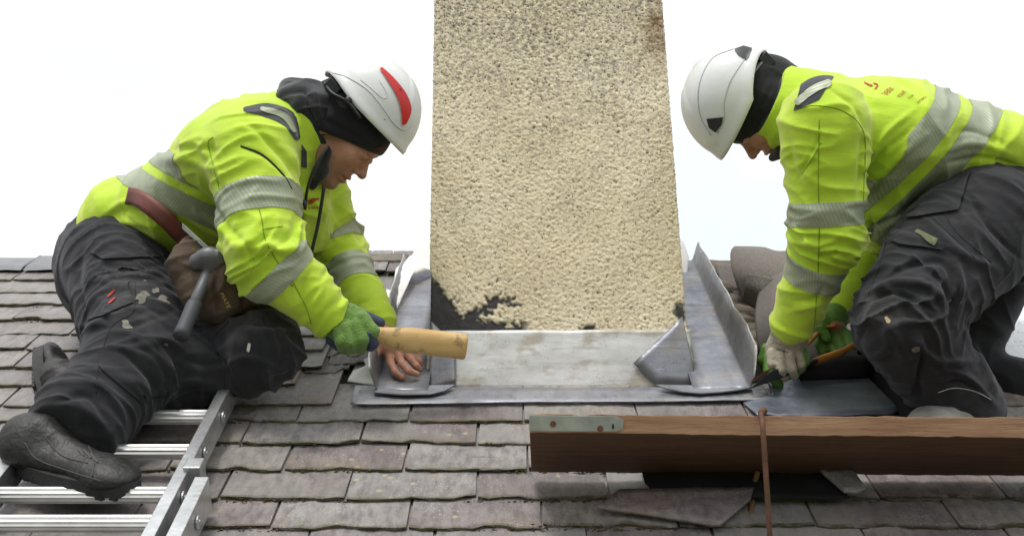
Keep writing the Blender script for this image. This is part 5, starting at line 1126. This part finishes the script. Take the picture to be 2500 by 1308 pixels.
for q, rr in (([P(1874, 872, 2.59), P(1880, 905, 2.575), P(1900, 938, 2.60)], [.012, .0145, .0125]), ([P(1895, 893, 2.572), P(1900, 915, 2.58)], [.009, .010]), ([P(1917, 890, 2.574), P(1925, 918, 2.58)], [.009, .0095]), ([P(1940, 890, 2.575), P(1944, 912, 2.59)], [.008, .009]), ([P(1958, 850, 2.580), P(1962, 880, 2.580), P(1956, 900, 2.595)], [.011, .013, .011]), ([P(1870, 850, 2.62), P(1862, 880, 2.62), P(1870, 902, 2.62)], [.012, .012, .01])):
    V, Q = SDF().line(q, rr, .006).mesh(.003); mk('glove_grip', V, Q, M_ggl, go, smooth=True)
S = SDF(); S.line([wF, P(2035, 770, 2.74)], [.036, .034], .02); S.u(ell(P(2030, 788, 2.73), (.034, .024, .036), np.array([X, F, UC])), .015); S.line([P(2010, 775, 2.72), P(2003, 800, 2.71), P(2018, 826, 2.70)], [.015, .0135, .0115], .006)
for q in ([(2000, 800, 2.74), (2002, 840, 2.72), (2010, 858, 2.71)], [(2048, 800, 2.73), (2070, 820, 2.71), (2078, 840, 2.69)], [(2035, 800, 2.73), (2050, 830, 2.71), (2060, 852, 2.69)], [(2022, 810, 2.74), (2030, 842, 2.71), (2042, 862, 2.69)]): S.line([P(*p) for p in q], [.0135, .0125, .0115], .006)
c = Cloth(S, [('g', [wF, P(2030, 800, 2.73)], [.04, .04], .03, 0)], .003, .0015, 1); c.mk('glove', M_ggl, PR)
# snips
SN = thing('tin_snips', 'orange handled snips in the gloved hands of the right worker', 'snips', P(1880, 915, 2.56))
M_or = simple('orange_grip', (.42, .17, .02), .5, 0, .2); M_bl = simple('dark_blade_steel', (.05, .05, .055), .4, .5)
t = MB(); t.tube(crom([P(1985, 884, 2.61), P(2010, 874, 2.61), P(2050, 860, 2.62), P(2090, 838, 2.63)], 16), [.0115] * 5 + [.012] * 6 + [.009] * 5, 12, flat=.6); t.mk('handle', M_or, SN, smooth=True)
t = MB(); t.tube(crom([P(1960, 850, 2.68), P(1985, 825, 2.70), P(2010, 800, 2.71), P(2042, 795, 2.70)], 16), .009, 12, flat=.6); t.mk('handle', M_or, SN, smooth=True)
t = MB(); t.tube([P(1915, 903, 2.57), P(1990, 882, 2.61)], [.016, .013], 10, flat=.5); t.mk('pivot_arm', M_bl, SN, smooth=True)
t = MB(); t.hexa([P(1885, 905, 2.54), P(1930, 888, 2.56), P(1930, 915, 2.56), P(1830, 949, 2.55), P(1885, 905, 2.548), P(1930, 888, 2.568), P(1930, 915, 2.568), P(1830, 949, 2.553)]); t.mk('blade', M_bl, SN, bevel=.001)
t = MB(); t.hexa([P(1868, 905, 2.555), P(1920, 880, 2.57), P(1925, 892, 2.57), P(1826, 936, 2.56), P(1868, 905, 2.56), P(1920, 880, 2.578), P(1925, 892, 2.578), P(1826, 936, 2.563)]); t.mk('blade', simple('copper_blade', (.30, .17, .11), .4, .4), SN, bevel=.001)

for o in bpy.data.objects:
    if o.parent is None:
        if o.name.startswith('person'): o['group'] = 'roofers at work on the flashing'
        if o.name.startswith('lead_side_flashing'): o['group'] = 'folded lead sheets at the chimney sides'
        if o.name.startswith('underlay_membrane'): o['group'] = 'white underlay sheets showing round the chimney'
